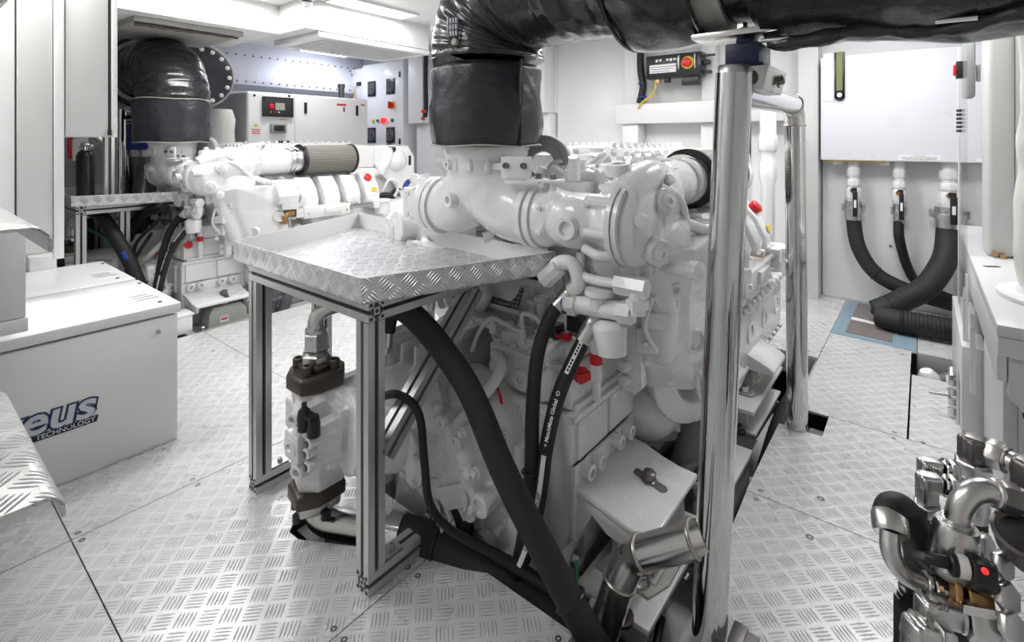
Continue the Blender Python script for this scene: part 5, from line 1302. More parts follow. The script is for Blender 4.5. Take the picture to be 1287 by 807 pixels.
    ob('front_pipe', b)
    b = M()
    for k in range(14):
        x = r2.uniform(.10,.46); y = r2.uniform(1.62,1.86); z = r2.uniform(1.10,1.20)
        b.lathe((x,y,z),(r2.uniform(-.3,.6),r2.uniform(-.6,.1),1),[(-.05,.024),(.0,.026),(.02,.018),(.04,.018)],10)
    for k in range(7):
        x0 = r2.uniform(.1,.3); z0 = r2.uniform(1.10,1.2)
        b.tube([(x0,1.66,z0-.06),(x0+.06,1.70,z0+.03),(x0+.14,1.78,z0+.02),(x0+.1,1.92,z0+.03)],r2.choice((.010,.016,.022)),10)
    b.box((.22,1.62,1.04),(.36,1.80,1.14)); b.prism([(.10,1.10),(.20,1.20),(.30,1.14),(.24,1.06)],'y',1.66,1.74); b.prism([(.3,1.08),(.36,1.19),(.44,1.12),(.4,1.06)],'y',1.72,1.78)
    ob('injector_pipe', b)
    b = M(); b.torus((.13,1.70,1.20),(.3,-1,.1),.10,.020,32,10); b.ring((.13,1.705,1.20),(.3,-1,.1),.085,.05,.02,32); ob('dark_gasket', b, 'grey')
    return root
en1 = engine()
en2 = dup(en1, (-3.30,0,0), 'white marine diesel engine beside the generator housing at the hull side')
# ================================================================ hoses and cables round the engines
def hose_bend(pts, r, phi):
    """surface frame of a hose for lettering: s along, y across, centred at angle phi towards the viewer side"""
    P_ = spline([V(p) for p in pts], 12); S_ = [0.0]
    for i in range(1, len(P_)): S_.append(S_[-1] + (P_[i]-P_[i-1]).length)
    cam = V((0,0,1.3))
    def f(s, y, z):
        i = 0
        while i < len(S_)-2 and S_[i+1] < s: i += 1
        k = (s - S_[i])/max(1e-6, S_[i+1]-S_[i]); c = P_[i].lerp(P_[i+1], k); t = (P_[i+1]-P_[i]).normalized()
        n = cam - c; n = (n - t*n.dot(t)).normalized(); b = n.cross(t)
        a = phi + y/r
        return c + (n*math.cos(a) + b*math.sin(a))*(r + .0008 + z)
    return f
def strip(m, f, s0, s1, w, n=40, k=5):
    vs = []; fs = []
    for i in range(n+1):
        for j in range(k+1): vs.append(f(s0+(s1-s0)*i/n, -w/2 + w*j/k, 0))
    for i in range(n):
        for j in range(k): a = i*(k+1)+j; fs.append((a,a+1,a+k+2,a+k+1))
    m.add(vs, fs)
H1 = [(-1.345,1.12,.79),(-1.317,1.021,0.785),(-1.278,1.065,0.755),(-1.205,1.111,0.673),(-1.076,1.137,0.539),(-0.945,1.139,0.349),(-0.821,1.162,0.168),(-0.699,1.182,0.010),(-0.640,1.271,-0.163),(-.62,1.4,-.35)]
H2 = [(-0.932,1.457,0.775),(-0.967,1.404,0.703),(-0.974,1.347,0.593),(-0.962,1.305,0.435),(-0.942,1.270,0.261),(-0.951,1.237,0.056),(-1.006,1.244,-0.099),(-1.08,1.25,-.2)]
H3 = [(-0.830,1.462,0.712),(-0.857,1.415,0.632),(-0.885,1.341,0.507),(-0.904,1.300,0.358),(-0.912,1.269,0.201),(-0.938,1.225,0.040),(-1.035,1.211,-0.149),(-1.1,1.22,-.22)]
def hose(label, pts, r, mat='rubber', ends=(), n=20, group=None, cat='hose'):
    t = thing('hose', label, cat, pts[-1], group)
    m = M(); m.tube(pts, r, n, sub=10); obj('tube', m, MT[mat], t)
    for (p, d, rr, L) in ends:
        p = V(p); d = V(d).normalized()
        m = M(); m.lathe(p, d, [(-L*.5,rr),(L*.18,rr),(L*.22,rr*1.06),(L*.3,rr*1.06),(L*.33,rr*.92),(L*.5,rr*.92)], 24); obj('ferrule', m, MT['steel_dull'], t)
        m = M(); m.lathe(p + d*L*.5, d, [(0,rr*1.15),(L*.35,rr*1.15),(L*.38,rr*1.0)], 6); obj('nut', m, MT['steel_dull' if rr < .03 else 'panel'], t)
    return t
def tie(t, p, d, r):
    m = M(); m.torus(p, d, r, .004, 28, 6); u = basis(d)[0]; m.obox(V(p)+u*r, (.012,.012,.010), u); obj('cable_tie', m, MT['plastic'], t)
h1 = hose('thick black hose slanting from under the tray across the near gearbox', H1, .0385, 'rubber_weave')
tie(h1, (-0.74,1.176,0.062), (.12,.02,-.16), .043)
h2 = hose('plain black hose with steel ferrule hanging before the near valve block', H2, .0225, 'rubber_weave', [((-.937,1.448,.765),(.55,.75,.85),.026,.075)])
tie(h2, (-0.945,1.272,0.275),(.02,-.03,-.17),.026)
h3 = hose('black hose with white printed lettering beside the red capped valve block', H3, .0225, 'rubber', [((-.842,1.442,.682),(.3,.5,.85),.026,.075)])
f = hose_bend(list(reversed(H3)), .0225, .15)
m = M(); strip(m, f, .30, .62, .014); obj('printed_band', m, MT['white_strip'], h3)
text('hose_lettering', 'E·T·N  AEROQUIP', .014, MT['black_ink'], (0,0,0),(1,0,0),(0,1,0), h3, bend=lambda x,y,z: f(.35+x, y-.005, z+.0006), ext=.0002, sx=1.5)
text('hose_lettering', '+ MatchMate Global  O', .016, MT['white_strip'], (0,0,0),(1,0,0),(0,1,0), h3, bend=lambda x,y,z: f(.645+x, y-.005, z), ext=.0002, sx=1.05, offset=.0004)
m = M(); strip(m, f, .86, 1.035, .013); obj('printed_band', m, MT['white_strip'], h3)
m = M()
for k in range(15):
    if k % 5 != 4: strip(m, lambda s_, y, z: f(s_, y, .0007), .868+.0105*k, .875+.0105*k, .006, 2, 2)
obj('band_print', m, MT['black_ink'], h3)
h4 = hose('thin black hose looping down past the near gearbox cover', [(-1.352,0.993,0.480),(-1.261,1.014,0.515),(-1.196,1.041,0.467),(-1.175,1.045,0.328),(-1.162,1.055,0.203),(-1.116,1.093,0.124),(-1.012,1.175,0.048),(-0.853,1.229,-0.007),(-0.737,1.267,-0.047),(-.68,1.33,-.15)], .0125)
h5 = hose('fat black suction hose leaving the steel elbow at floor level', [(-1.37,1.075,.004),(-1.335,1.092,0.002),(-1.213,1.137,-0.005),(-1.084,1.182,-0.025),(-0.944,1.243,-0.074),(-0.799,1.282,-0.138),(-0.726,1.340,-0.244),(-.7,1.5,-.4)], .060, 'rubber_weave')
tie(h5, (-1.213,1.137,-0.003),(.24,.1,-.02),.0625)
m = M(); m.lathe((-1.375,1.072,.004),(.9,.42,.0),[(0,.045),(.002,.064),(.05,.064),(.052,.058)],28); obj('clamp_collar', m, MT['steel'], h5)
hose('short black hose stub with brass fitting hanging below the tray', [(-1.347,1.074,0.765),(-1.352,1.060,0.72),(-1.355,1.05,0.675)], .022, 'rubber', [((-1.356,1.046,.655),(0,-.1,-1),.020,.05)])
hose('green earth cable between the hoses at the engine pit', [(-.80,1.30,.06),(-.76,1.26,-.02),(-.71,1.30,-.07),(-.66,1.36,-.16)], .006, 'green', cat='cable')
m = M(); m.tube([(-.62,1.50,-.15),(-.60,1.36,-.20),(-.66,1.3,-.3),(-.7,1.45,-.42)],.012,10)
tag(obj('cable', m, MT['rubber'], loc=(-.7,1.45,-.42)), 'black cable clipped under the strut foot in the pit', 'cable')
# far engine: the same runs seen past the cabinets
s = (-3.30,0,0)
H1b = [(-4.86,1.0,.80),(-4.74,1.03,.77),(-4.62,1.07,.70),(-4.47,1.12,.54),(-4.38,1.16,.40),(-4.32,1.20,.22),(-4.28,1.22,.0),(-4.2,1.25,-.25)]
f1 = hose('thick black hose with a blue tag arching from the far tray', H1b, .045, 'rubber_weave')
tie(f1,(-4.33,1.19,.27),(.06,.04,-.18),.05)
m = M(); m.tube([(-4.86,1.0,.80),(-4.80,1.015,.79),(-4.76,1.025,.775)],.049,20); obj('brown_sleeve', m, MT['bronze'], f1)
g = hose_bend(H1b,.045,-.2); m = M(); strip(m, g, .56, .62, .03, 8); obj('blue_tag', m, MT['blue'], f1)
d2 = dup(h2, s, 'plain black hose with steel ferrule hanging before the far engine'); d3 = dup(h3, s, 'black hose with a white printed stripe before the far engine')
hose('green striped earth cable drooping in front of the far gearbox', [(-5.2,1.0,.62),(-4.85,1.02,.63),(-4.62,1.08,.57),(-4.48,1.14,.42),(-4.40,1.19,.2),(-4.36,1.22,.0)], .014, 'green', cat='cable')
hose('black hose looping up behind the far tray legs', [(-4.75,1.22,.40),(-4.68,1.24,.62),(-4.56,1.28,.74),(-4.38,1.32,.79),(-4.30,1.34,.80)], .035, 'rubber')
hose('grey ended hose bending beneath the far tray corner', [(-5.35,1.15,.45),(-5.28,1.15,.62),(-5.14,1.15,.75),(-5.0,1.14,.79)], .036, 'rubber')
for k, (a, b, c) in enumerate([((-4.40,1.21,.30),(-4.46,1.20,.52),(-4.30,1.30,.72)),((-4.42,1.22,.10),(-4.44,1.17,.36),(-4.38,1.28,.62))]):
    hose(['slim black cable behind the striped hose of the far engine','second slim black cable tied beside the thick far hose'][k],[(-4.3,1.24,-.1),a,b,c],.012)

# ================================================================ engine beds, mounts and pit fittings
def bed(dx, label):
    t = thing('engine_bed', label, 'engine bed', (-1.33+dx,2.3,-.66))
    for s_ in (-1, 1):
        c = -1.33 + dx
        X = lambda a: c + s_*a
        m = M(); x0, x1 = sorted((X(.56),X(.58))); m.box((x0,1.16,-.655),(x1,3.5,-.06))
        x0, x1 = sorted((X(.50),X(.74))); m.box((x0,1.34,-.075),(x1,1.86,-.055)); m.box((x0,2.46,.062),(x1,3.06,.082)); m.box((x0,2.50,-.05),(x1,3.02,-.035))
        m.box((min(X(.56),X(.70)),2.52,-.03),(max(X(.56),X(.70)),2.54,.062)); m.box((min(X(.56),X(.70)),2.98,-.03),(max(X(.56),X(.70)),3.0,.062)); m.box((min(X(.60),X(.62)),2.54,-.03),(max(X(.60),X(.62)),2.98,.062))
        for y in (1.38,1.6,1.82,2.54,2.98): m.prism([(X(.58),-.076),(X(.74),-.076),(X(.60),-.38),(X(.58),-.38)],'y',y-.008,y+.008)
        x0, x1 = sorted((X(.58),X(.80))); m.box((x0,1.16,-.42),(x1,3.5,-.40)); m.box((x0,1.9,-.22),(x1,2.45,-.20))
        obj('girder', m, MT['bed'], t, bevel=.004)
        for (y, z, zt) in ((1.63,-.055,.126),(2.79,.082,.182)):
            m = M(); m.loft([[(X(.615)+a*w*.075, y+b*w*.135, z+q) for a, b in ((-1,-1),(1,-1),(1,1),(-1,1))] for q, w in ((.001,1.15),(.012,1.15),(.016,1.0),((zt-z)*.6,.94),((zt-z)*.82,.70),((zt-z)*.84,.3))])
            mt = obj('rubber_mount', m, MT['olive'], t, bevel=.012, seg=3)
            m = M(); m.prism([(X(.52),y-.20),(X(.70),y-.20),(X(.73),y-.12),(X(.73),y+.12),(X(.70),y+.20),(X(.52),y+.20)],'z',z,z+.008); obj('mount_plate', m, MT['olive'], t, bevel=.002)
            m = M(); m.cyl((X(.615),y,z+(zt-z)*.7),(X(.615),y,zt-.001),.03); obj('mount_stud', m, MT['steel_dull'], t)
            m = M(); m.hexbolt((X(.66),y-.165,z+.008),(0,0,1),.020,.022); m.hexbolt((X(.62),y+.165,z+.008),(0,0,1),.020,.022); obj('mount_bolt', m, MT['steel_dull'], t)
            m = M(); m.obox((X(.615)+s_*.0765,y-.03,z+(zt-z)*.33),(.06,.045,.001),(0,1,0),(s_,0,.06)); obj('mount_label', m, MT['label'], t)
            m = M(); m.obox((X(.615)+s_*.0772,y-.03,z+(zt-z)*.33),(.045,.012,.001),(0,1,0),(s_,0,.06)); m.obox((X(.615)+s_*.0772,y-.03,z+(zt-z)*.33+.014),(.045,.004,.001),(0,1,0),(s_,0,.06)); obj('label_print', m, MT['red_ink'], t)
        m = M(); m.hexbolt((X(.66),1.33,-.055),(0,0,1),.026,.03); m.hexbolt((X(.67),2.48,-.035),(0,0,1),.022,.024); obj('bed_bolt', m, MT['steel_dark'], t)
    return t
bed(0,'pale engine bed girder with rubber mounts under the near engine')
bed(-3.30,'pale engine bed girder with rubber mounts under the far engine')
t = thing('pit_box', 'grey junction box with rounded lid edge down in the near engine pit', 'box', (-.62,2.2,-.22))
m = M(); m.box((-.71,2.02,-.199),(-.585,2.38,-.07)); obj('body', m, MT['bed'], t, bevel=.012, seg=3)
m = M(); m.box((-.72,2.01,-.07),(-.575,2.39,-.045)); m.cyl((-.572,2.05,-.195),(-.572,2.05,-.05),.012,n=14); obj('lid', m, MT['panel'], t, bevel=.006)
hose('black lagged pipe running along the pit edge below the floor plates', [(-.53,1.7,-.24),(-.53,2.0,-.22),(-.52,2.4,-.18),(-.53,2.8,-.11),(-.53,3.2,-.10),(-.56,3.5,-.14)], .062, 'rubber_weave', cat='pipe')
t = thing('sight_tube', 'clear tube with clamps against the pale pit girder', 'tube', (-.6,1.5,-.2))
m = M(); m.cyl((-.70,1.22,-.24),(-.60,1.72,-.13),.010,n=14); obj('tube', m, MT['acrylic'], t)
for p in ((-.69,1.27,-.229),(-.61,1.67,-.141)):
    m = M(); m.cyl(V(p)-V((.02,.1,.022))*.12,V(p)+V((.02,.1,.022))*.12,.018,n=12); obj('clamp', m, MT['steel_dull'], t)
# white step block at the far pit corner
m = M(); m.box((-3.98,1.20,.001),(-3.845,1.36,.115)); 
t = thing('step_block', 'small white block on the floor by the far engine mount', 'block', (-3.91,1.28,0))
obj('body', m, MT['panel'], t, bevel=.004)
m = M(); m.box((-3.985,1.19,.116),(-3.838,1.37,.128)); obj('cap_plate', m, MT['panel'], t, bevel=.003)
m = M(); m.box((-3.80,1.38,-.012),(-3.77,2.2,.012))
# ================================================================ valve panel on the bulkhead
t = thing('header_tank', 'white wall tank with a sight gauge over the hose valves', 'tank', (-.15,4.8,1.12))
m = M(); m.box((-.64,4.74,1.135),(.36,4.995,1.95)); obj('body', m, MT['tank'], t, bevel=.008, seg=3)
m = M(); m.box((-.545,4.722,1.62),(-.475,4.7385,1.98)); m.cyl((-.51,4.7385,1.635),(-.51,4.722,1.635),.036,n=20); obj('gauge_body', m, MT['plastic'], t, bevel=.004)
m = M(); m.box((-.53,4.716,1.68),(-.49,4.7215,1.98)); obj('gauge_glass', m, MT['sight'], t)
m = M(); m.lathe((-.51,4.7215,1.645),(0,-1,0),[(0,.018),(.004,.018),(.004,.008),(.008,.006)],16); obj('gauge_knob', m, MT['panel'], t)
m = M(); m.box((-.62,4.736,1.60),(-.555,4.739,1.98)); obj('gauge_scale', m, MT['panel'], t)
m = M(); m.box((-.145,4.7365,1.147),(.10,4.7395,1.185)); n_ = obj('notice', m, MT['label'], t)
text('notice_text','ATTENTION',.011,MT['black_ink'],(-.022,4.736,1.1745),(1,0,0),(0,0,1),n_,align='CENTER',ext=.0002)
text('notice_text','BALL VALVE HAVE TO BE OPEN',.011,MT['black_ink'],(-.022,4.736,1.163),(1,0,0),(0,0,1),n_,align='CENTER',ext=.0002,sx=1.3)
text('notice_text','WHILE PUMPS ARE RUNNING',.011,MT['black_ink'],(-.022,4.736,1.1515),(1,0,0),(0,0,1),n_,align='CENTER',ext=.0002,sx=1.3)
m = M(); m.box((.28,4.7365,1.147),(.345,4.7395,1.165)); obj('notice', m, MT['label'], t)
m = M(); m.box((-.62,4.76,1.125),(-.22,4.78,1.134)); obj('earth_strip', m, MT['yellow'], t)
m = M(); m.box((-.56,4.80,1.1),(-.50,4.86,1.134)); m.box((-.26,4.80,1.1),(-.20,4.86,1.134)); obj('lower_stud', m, MT['panel'], t)
t = thing('valve_panel', 'plain white panel behind the three hose valves', 'panel', (-.2,4.97,0))
m = M(); m.box((-.655,4.965,.002),(1.04,4.997,1.125)); obj('sheet', m, MT['wall'], t, bevel=.003)
m = M()
for (x, z) in ((-.18,.92),(-.20,.47)): m.cyl((x,4.966,z),(x,4.955,z),.008,n=12)
obj('rivet', m, MT['steel_dark'], t)
def valve(x, k, label, hoser):
    t = thing('ball_valve', label, 'valve', (x,4.85,.7))
    y = 4.85
    m = M(); m.lathe((x,y,1.134),(0,0,-1),[(0,.040*k),(.06,.040*k),(.062,.046*k),(.12,.046*k),(.122,.038*k),(.15,.038*k)],8); m.lathe((x,y,.985),(0,0,-1),[(0,.05*k),(.05,.05*k),(.055,.042*k),(.07,.042*k),(.075,.052*k),(.15,.052*k),(.155,.044*k),(.17,.044*k)],8)
    obj('body', m, MT['panel'], t, bevel=.003)
    m = M(); m.lathe((x,y-.045*k,.90),(0,-1,0),[(0,.018),(.02,.018)],14); m.hexbolt((x,y-.045*k-.02,.90),(0,-1,0),.013,.014); obj('stem', m, MT['brass'], t)
    m = M(); m.box((x-.005*k,y-.075*k-.01,.895),(x+.030*k,y-.075*k-.004,.925)); m.box((x+.002*k,y-.08*k-.012,.70),(x+.034*k,y-.08*k+.004,.895)); obj('lever', m, MT['plastic'], t, bevel=.004)
    m = M(); m.box((x+.010*k,y-.08*k-.0135,.77),(x+.026*k,y-.08*k-.0125,.83)); obj('lever_print', m, MT['panel'], t)
    m = M(); m.lathe((x,y,.815),(0,0,-1),[(0,hoser*1.05),(.05,hoser*1.05),(.052,hoser*1.25),(.085,hoser*1.25),(.087,hoser*1.08),(.15,hoser*1.08)],24)
    m.box((x-hoser*1.42,y-.02,.735),(x-hoser*1.1,y+.01,.79)); m.box((x+hoser*1.1,y-.02,.735),(x+hoser*1.42,y+.01,.79)); obj('hose_clamp', m, MT['steel_dull'], t)
    return t
valve(-.43,1.0,'white ball valve with black lever at the pillar end of the panel',.056)
valve(-.142,.9,'white ball valve with black lever in the middle, on the thinnest hose',.036)
valve(.145,1.25,'large white ball valve with black lever on the thickest hose',.080)
v1 = hose('black hose curving down from the valve beside the pillar', [(-.43,4.85,.80),(-0.43,4.850,0.66),(-0.393,4.82,0.453),(-0.284,4.80,0.277),(-0.092,4.80,0.181),(0.128,4.80,0.135),(.45,4.80,.10)], .052, 'rubber_weave')
tie(v1,(-.284,4.80,.277),(.19,0,-.12),.056)
v2 = hose('thin black hose hanging from the middle valve', [(-.142,4.85,.80),(-0.142,4.850,0.72),(-0.141,4.83,0.558),(-0.089,4.90,0.321),(-0.011,4.92,0.207),(0.214,4.93,0.121),(.5,4.93,.09)], .033, 'rubber')
v3 = hose('thickest black hose sweeping from the large valve to the taped mat', [(.145,4.85,.80),(0.145,4.850,0.66),(0.121,4.76,0.456),(0.020,4.60,0.275),(-0.110,4.500,0.180),(-0.200,4.425,0.128),(-.26,4.40,.095)], .076, 'rubber_weave')
m = M(); m.lathe((-.19,4.43,.132),(-.85,-.3,-.43),[(0,.076),(.05,.07),(.10,.03),(.115,.012)],24); obj('tapered_end', m, MT['rubber'], v3)
v4 = hose('ribbed black hose lying along the floor toward the bench', [(-.24,4.33,.085),(-0.151,4.30,0.085),(0.019,4.30,0.085),(0.220,4.31,0.084),(.6,4.32,.084)], .072, 'rubber_weave')
m = M(); pts = [(-0.12+.02*i,4.30,.085) for i in range(34)]
for p in pts: m.torus(p,(1,0,0),.073,.004,24,6)
obj('rib', m, MT['rubber'], v4)
for (p, d, r) in (((-.17,4.42,.14),(.8,.3,.4),.082),((-.11,4.30,.088),(1,0,0),.080)): tie(v4, p, d, r)
# taped felt mat
t = thing('felt_mat', 'brown felt mat taped to the floor with blue grey tape', 'mat', (-.26,4.4,0))
m = M(); m.prism([(-.485,4.03),(-.034,3.995),(-.034,4.62),(-.10,4.93),(-.478,4.93)],'z',.0006,.003); obj('tape_border', m, MT['tape'], t)
m = M(); m.prism([(-.41,4.10),(-.155,4.08),(-.165,4.86),(-.40,4.88)],'z',.0034,.007); obj('felt', m, MT['felt'], t)
m = M(); m.prism([(-.405,4.40),(-.15,4.36),(-.15,4.40),(-.38,4.46),(-.405,4.46)],'z',.0074,.009); obj('white_tape', m, MT['white_strip'], t)
# ================================================================ starboard bench
t = thing('machine_bench', 'white bench with a thick plate top along the starboard side', 'bench', (.4,2.9,0))
m = M(); m.box((.155,1.90,.768),(1.04,3.98,.80)); obj('top_plate', m, MT['bench'], t, bevel=.004)
m = M(); m.box((.157,1.902,.715),(1.04,1.925,.767)); m.box((.157,1.93,.64),(.178,3.95,.767)); obj('edge_beam', m, MT['bench'], t, bevel=.004)
m = M(); m.prism([(.18,.766),(.18,.60),(.25,.52),(.42,.52),(.46,.60),(.46,.766)],'y',1.93,1.95); m.prism([(.18,.62),(.19,.62),(.36,.40),(.35,.38)],'y',1.95,2.25); obj('gusset', m, MT['bench'], t, bevel=.004)
m = M(); m.box((.20,2.28,0.001),(.235,2.95,.64)); m.box((.235,2.28,.001),(.62,2.30,.64)); m.box((.185,3.2,.001),(.215,3.26,.64)); m.box((.185,3.8,.001),(.215,3.86,.64)); obj('support', m, MT['bench'], t, bevel=.004)
m = M(); m.box((.13,2.97,0.001),(.21,3.9,.40)); obj('kick_box', m, MT['bench'], t, bevel=.004)
m = M(); m.lathe((.27,2.279,.43),(0,-1,0),[(0,.026),(.006,.026),(.008,.012),(.001,.010)],18); obj('grommet', m, MT['plastic'], t)
for k, (x, y) in enumerate(((.21,2.75),(.235,2.45))):
    m = M(); m.obox((x,y,.801),(.05,.018,.002),(1,.6,0)); obj('slot_hole', m, MT['plastic'], t)
t = thing('clear_guard', 'clear acrylic guard sheet with bright edges in front of the bench', 'guard', (.15,3.2,0))
m = M(); m.box((.143,2.95,.44),(.149,3.55,1.78)); obj('sheet', m, MT['acrylic'], t)
for (a, b) in (((.141,3.55,.44),(.151,3.556,1.78)),((.141,2.944,.44),(.151,2.95,.72))):
    m = M(); m.box(a, b); obj('bright_edge', m, MT['white_strip'], t)
for y, z in ((2.60,.62),(3.05,.62)):
    m = M(); m.prism([(y,.34),(y+.012,.34),(y+.012,z),(y,z+.02)],'x',.138,.154); m.prism([(y-.01,z-.01),(y+.05,z-.05),(y+.05,z-.07),(y-.01,z-.03)],'x',.140,.152); obj('edge_clip', m, MT['panel'], t)
# lock case on the guard
t = thing('guard_lock', 'black guard lock with a red release beside the tank', 'lock', (.16,3.5,1.7))
m = M(); m.box((.150,3.30,1.50),(.195,3.42,1.78)); obj('case', m, MT['grey'], t, bevel=.012)
m = M(); m.box((.125,3.31,1.60),(.149,3.40,1.68)); obj('release_body', m, MT['plastic'], t, bevel=.004)
m = M(); m.box((.115,3.325,1.615),(.127,3.385,1.665)); obj('release', m, MT['red'], t, bevel=.003)
m = M(); m.box((.152,3.34,1.78),(.164,3.38,1.86)); m.box((.20,3.33,1.58),(.215,3.38,1.66)); obj('bracket', m, MT['steel_dull'], t, bevel=.002)
t = thing('hinge_block', 'clear plastic hinge block under the guard lock', 'hinge', (.16,3.35,1.35))
m = M(); m.box((.134,3.28,1.33),(.142,3.44,1.45)); m.box((.150,3.28,1.33),(.158,3.44,1.45)); obj('leaf', m, MT['acrylic'], t, bevel=.003)
m = M()
for k in range(6): m.cyl((.138,3.36,1.335+.02*k),(.138,3.36,1.347+.02*k),.011,n=12)
obj('knuckle', m, MT['plastic'], t)
# tall pale trunk and the wrapped vessel on the bench
t = thing('cable_riser', 'tall rounded white trunk standing on the bench', 'riser', (.25,2.95,.8))
m = M(); m.box((.21,2.98,.80),(.30,3.2,2.37)); obj('casing', m, MT['panel_warm'], t, bevel=.022, seg=4)
m = M(); m.box((.30,2.99,.80),(.38,3.18,2.37)); obj('side_panel', m, MT['panel_warm'], t, bevel=.003)
m = M(); m.cyl((.34,2.985,1.10),(.37,2.95,1.10),.007,n=10); obj('stud', m, MT['plastic'], t)
m = M(); m.cyl((.235,2.975,.815),(.235,2.955,.815),.010,n=8); m.cyl((.26,2.975,.81),(.26,2.955,.81),.010,n=8); obj('foot_nut', m, MT['brass'], t)
t = thing('wrapped_vessel', 'white wrapped vessel on a round foot at the bench corner', 'vessel', (.42,2.25,.8))
m = M(); lagged(m, [(.40,2.30,.83),(.40,2.30,1.0),(.40,2.30,1.25),(.40,2.30,1.5),(.40,2.30,1.75),(.40,2.30,1.95)], lambda f: .165+.008*math.sin(f*9), 56, .012, 5, 10, 6, 8); obj('wrapping', m, MT['wrap'], t, sharp=70)
m = M(); m.lathe((.40,2.30,.801),(0,0,1),[(0,.215),(.012,.215),(.016,.17),(.03,.166)],40); obj('foot_ring', m, MT['panel'], t)
# hinge hardware on the bench plinth and items in the floor gap
t = thing('floor_latch', 'worn steel floor latch beside the bench plinth', 'latch', (.10,3.2,0))
m = M()
for k in range(4): m.cyl((.105,3.16+.0*k,.015+.045*k),(.105,3.16,.045+.045*k),.016,n=12)
m.cyl((.10,3.16,.10),(.02,3.14,.10),.008,n=10); m.cyl((.105,3.16,.19),(.105,3.19,.22),.012,n=10); m.box((.118,3.1,.002),(.128,3.22,.2)); obj('hinge_pin', m, MT['steel_dull'], t)
t = thing('gap_coupling', 'white cap and ribbed hose end in the open floor gap', 'coupling', (.0,3.78,-.1))
m = M(); m.lathe((.02,3.72,-.03),(-.3,-.2,1),[(-.1,.05),(.0,.05),(.03,.03)],20); obj('cap', m, MT['white_gloss'], t)
m = M(); m.tube([(.06,3.78,-.08),(.16,3.84,-.06),(.3,3.9,-.05)],.045,14,rf=lambda f: .045+.004*math.sin(f*90)); obj('ribbed_end', m, MT['conduit'], t)
t = thing('gap_plate', 'white slotted plate with steel nuts across the open floor gap', 'plate', (.22,3.72,-.03))
m = M(); m.box((.10,3.61,-.05),(.62,3.82,-.03)); obj('plate', m, MT['panel'], t, bevel=.003)
m = M(); m.hexbolt((.15,3.76,-.03),(0,0,1),.03,.016); m.hexbolt((.17,3.67,-.03),(0,0,1),.03,.016); obj('nut', m, MT['steel_dull'], t)
# ECU box with the emergency stop, on the bulkhead cross beam
t = thing('engine_control_box', 'black engine control box with a red stop button under the exhaust', 'control box', (-1.8,4.8,1.9))
m = M(); m.box((-2.10,4.70,1.88),(-1.57,4.84,2.10)); obj('case', m, MT['plastic'], t, bevel=.01)
m = M(); m.box((-2.06,4.697,1.93),(-1.80,4.700,2.01)); l_ = obj('label_plate', m, MT['label'], t)
for k in range(3):
    m = M(); m.box((-2.05,4.6955,1.94+.022*k),(-1.86+.03*k,4.697,1.948+.022*k)); obj('label_print', m, MT['grey_ink'], l_)
m = M()
for k in range(7):
    if k != 2: m.box((-2.0+.035*k,4.6975,2.035+.006*(k%2)),(-1.978+.035*k,4.6995,2.06))
obj('case_mark', m, MT['label'], t)
m = M(); m.lathe((-1.69,4.70,2.005),(0,-1,0),[(0,.058),(.012,.058)],28); b_ = obj('stop_ring', m, MT['yellow'], t)
m = M(); m.lathe((-1.69,4.688,2.005),(0,-1,0),[(0,.03),(.02,.03),(.022,.042),(.036,.042),(.04,.03)],24); obj('stop_button', m, MT['red'], b_)
m = M(); m.tube([(-1.765,4.69,1.95),(-1.765,4.665,1.96),(-1.765,4.665,2.06),(-1.765,4.69,2.07)],.008,8); m.tube([(-1.615,4.69,1.95),(-1.615,4.665,1.96),(-1.615,4.665,2.06),(-1.615,4.69,2.07)],.008,8); obj('stop_guard', m, MT['steel_dull'], t)
m = M(); m.box((-1.93,4.73,1.84),(-1.88,4.78,1.88)); m.box((-1.75,4.70,1.80),(-1.60,4.80,1.875)); m.box((-1.57,4.74,1.9),(-1.50,4.80,1.93)); m.box((-1.57,4.74,1.98),(-1.51,4.80,2.02)); m.box((-1.57,4.72,2.05),(-1.46,4.76,2.07)); obj('connector', m, MT['plastic'], t, bevel=.004)
m = M(); m.box((-2.02,4.74,1.84),(-1.98,4.78,1.88)); obj('gland', m, MT['brass'], t)
t = thing('wiring_loom', 'black cable loom with blue ties beside the bulkhead post', 'loom', (-2.2,4.78,1.65))
m = M(); m.tube([(-2.20,4.80,2.3),(-2.19,4.78,2.0),(-2.16,4.77,1.82),(-2.20,4.78,1.66)],.035,14); obj('loom', m, MT['rubber'], t)
for z in (1.72,1.85):
    m = M(); m.torus((-2.17,4.775,z),(0,0,1),.037,.008,24,6); obj('blue_tie', m, MT['blue'], t)
m = M(); m.tube([(-2.04,4.77,1.88),(-2.02,4.74,1.80),(-2.06,4.74,1.72),(-2.16,4.74,1.66),(-2.2,4.74,1.60)],.009,8); obj('earth_wire', m, MT['yellow'], t)
t = thing('wiring_loom', 'black cable loom with red tags beside the grille duct column', 'loom', (-5.3,4.7,1.55))
m = M(); m.tube([(-5.29,4.74,2.6),(-5.28,4.72,2.1),(-5.27,4.72,1.75),(-5.29,4.72,1.60)],.03,12); obj('loom', m, MT['rubber'], t)
m = M(); m.box((-5.33,4.685,1.66),(-5.24,4.70,1.70)); m.box((-5.33,4.685,1.56),(-5.27,4.70,1.60)); obj('red_tag', m, MT['red'], t)
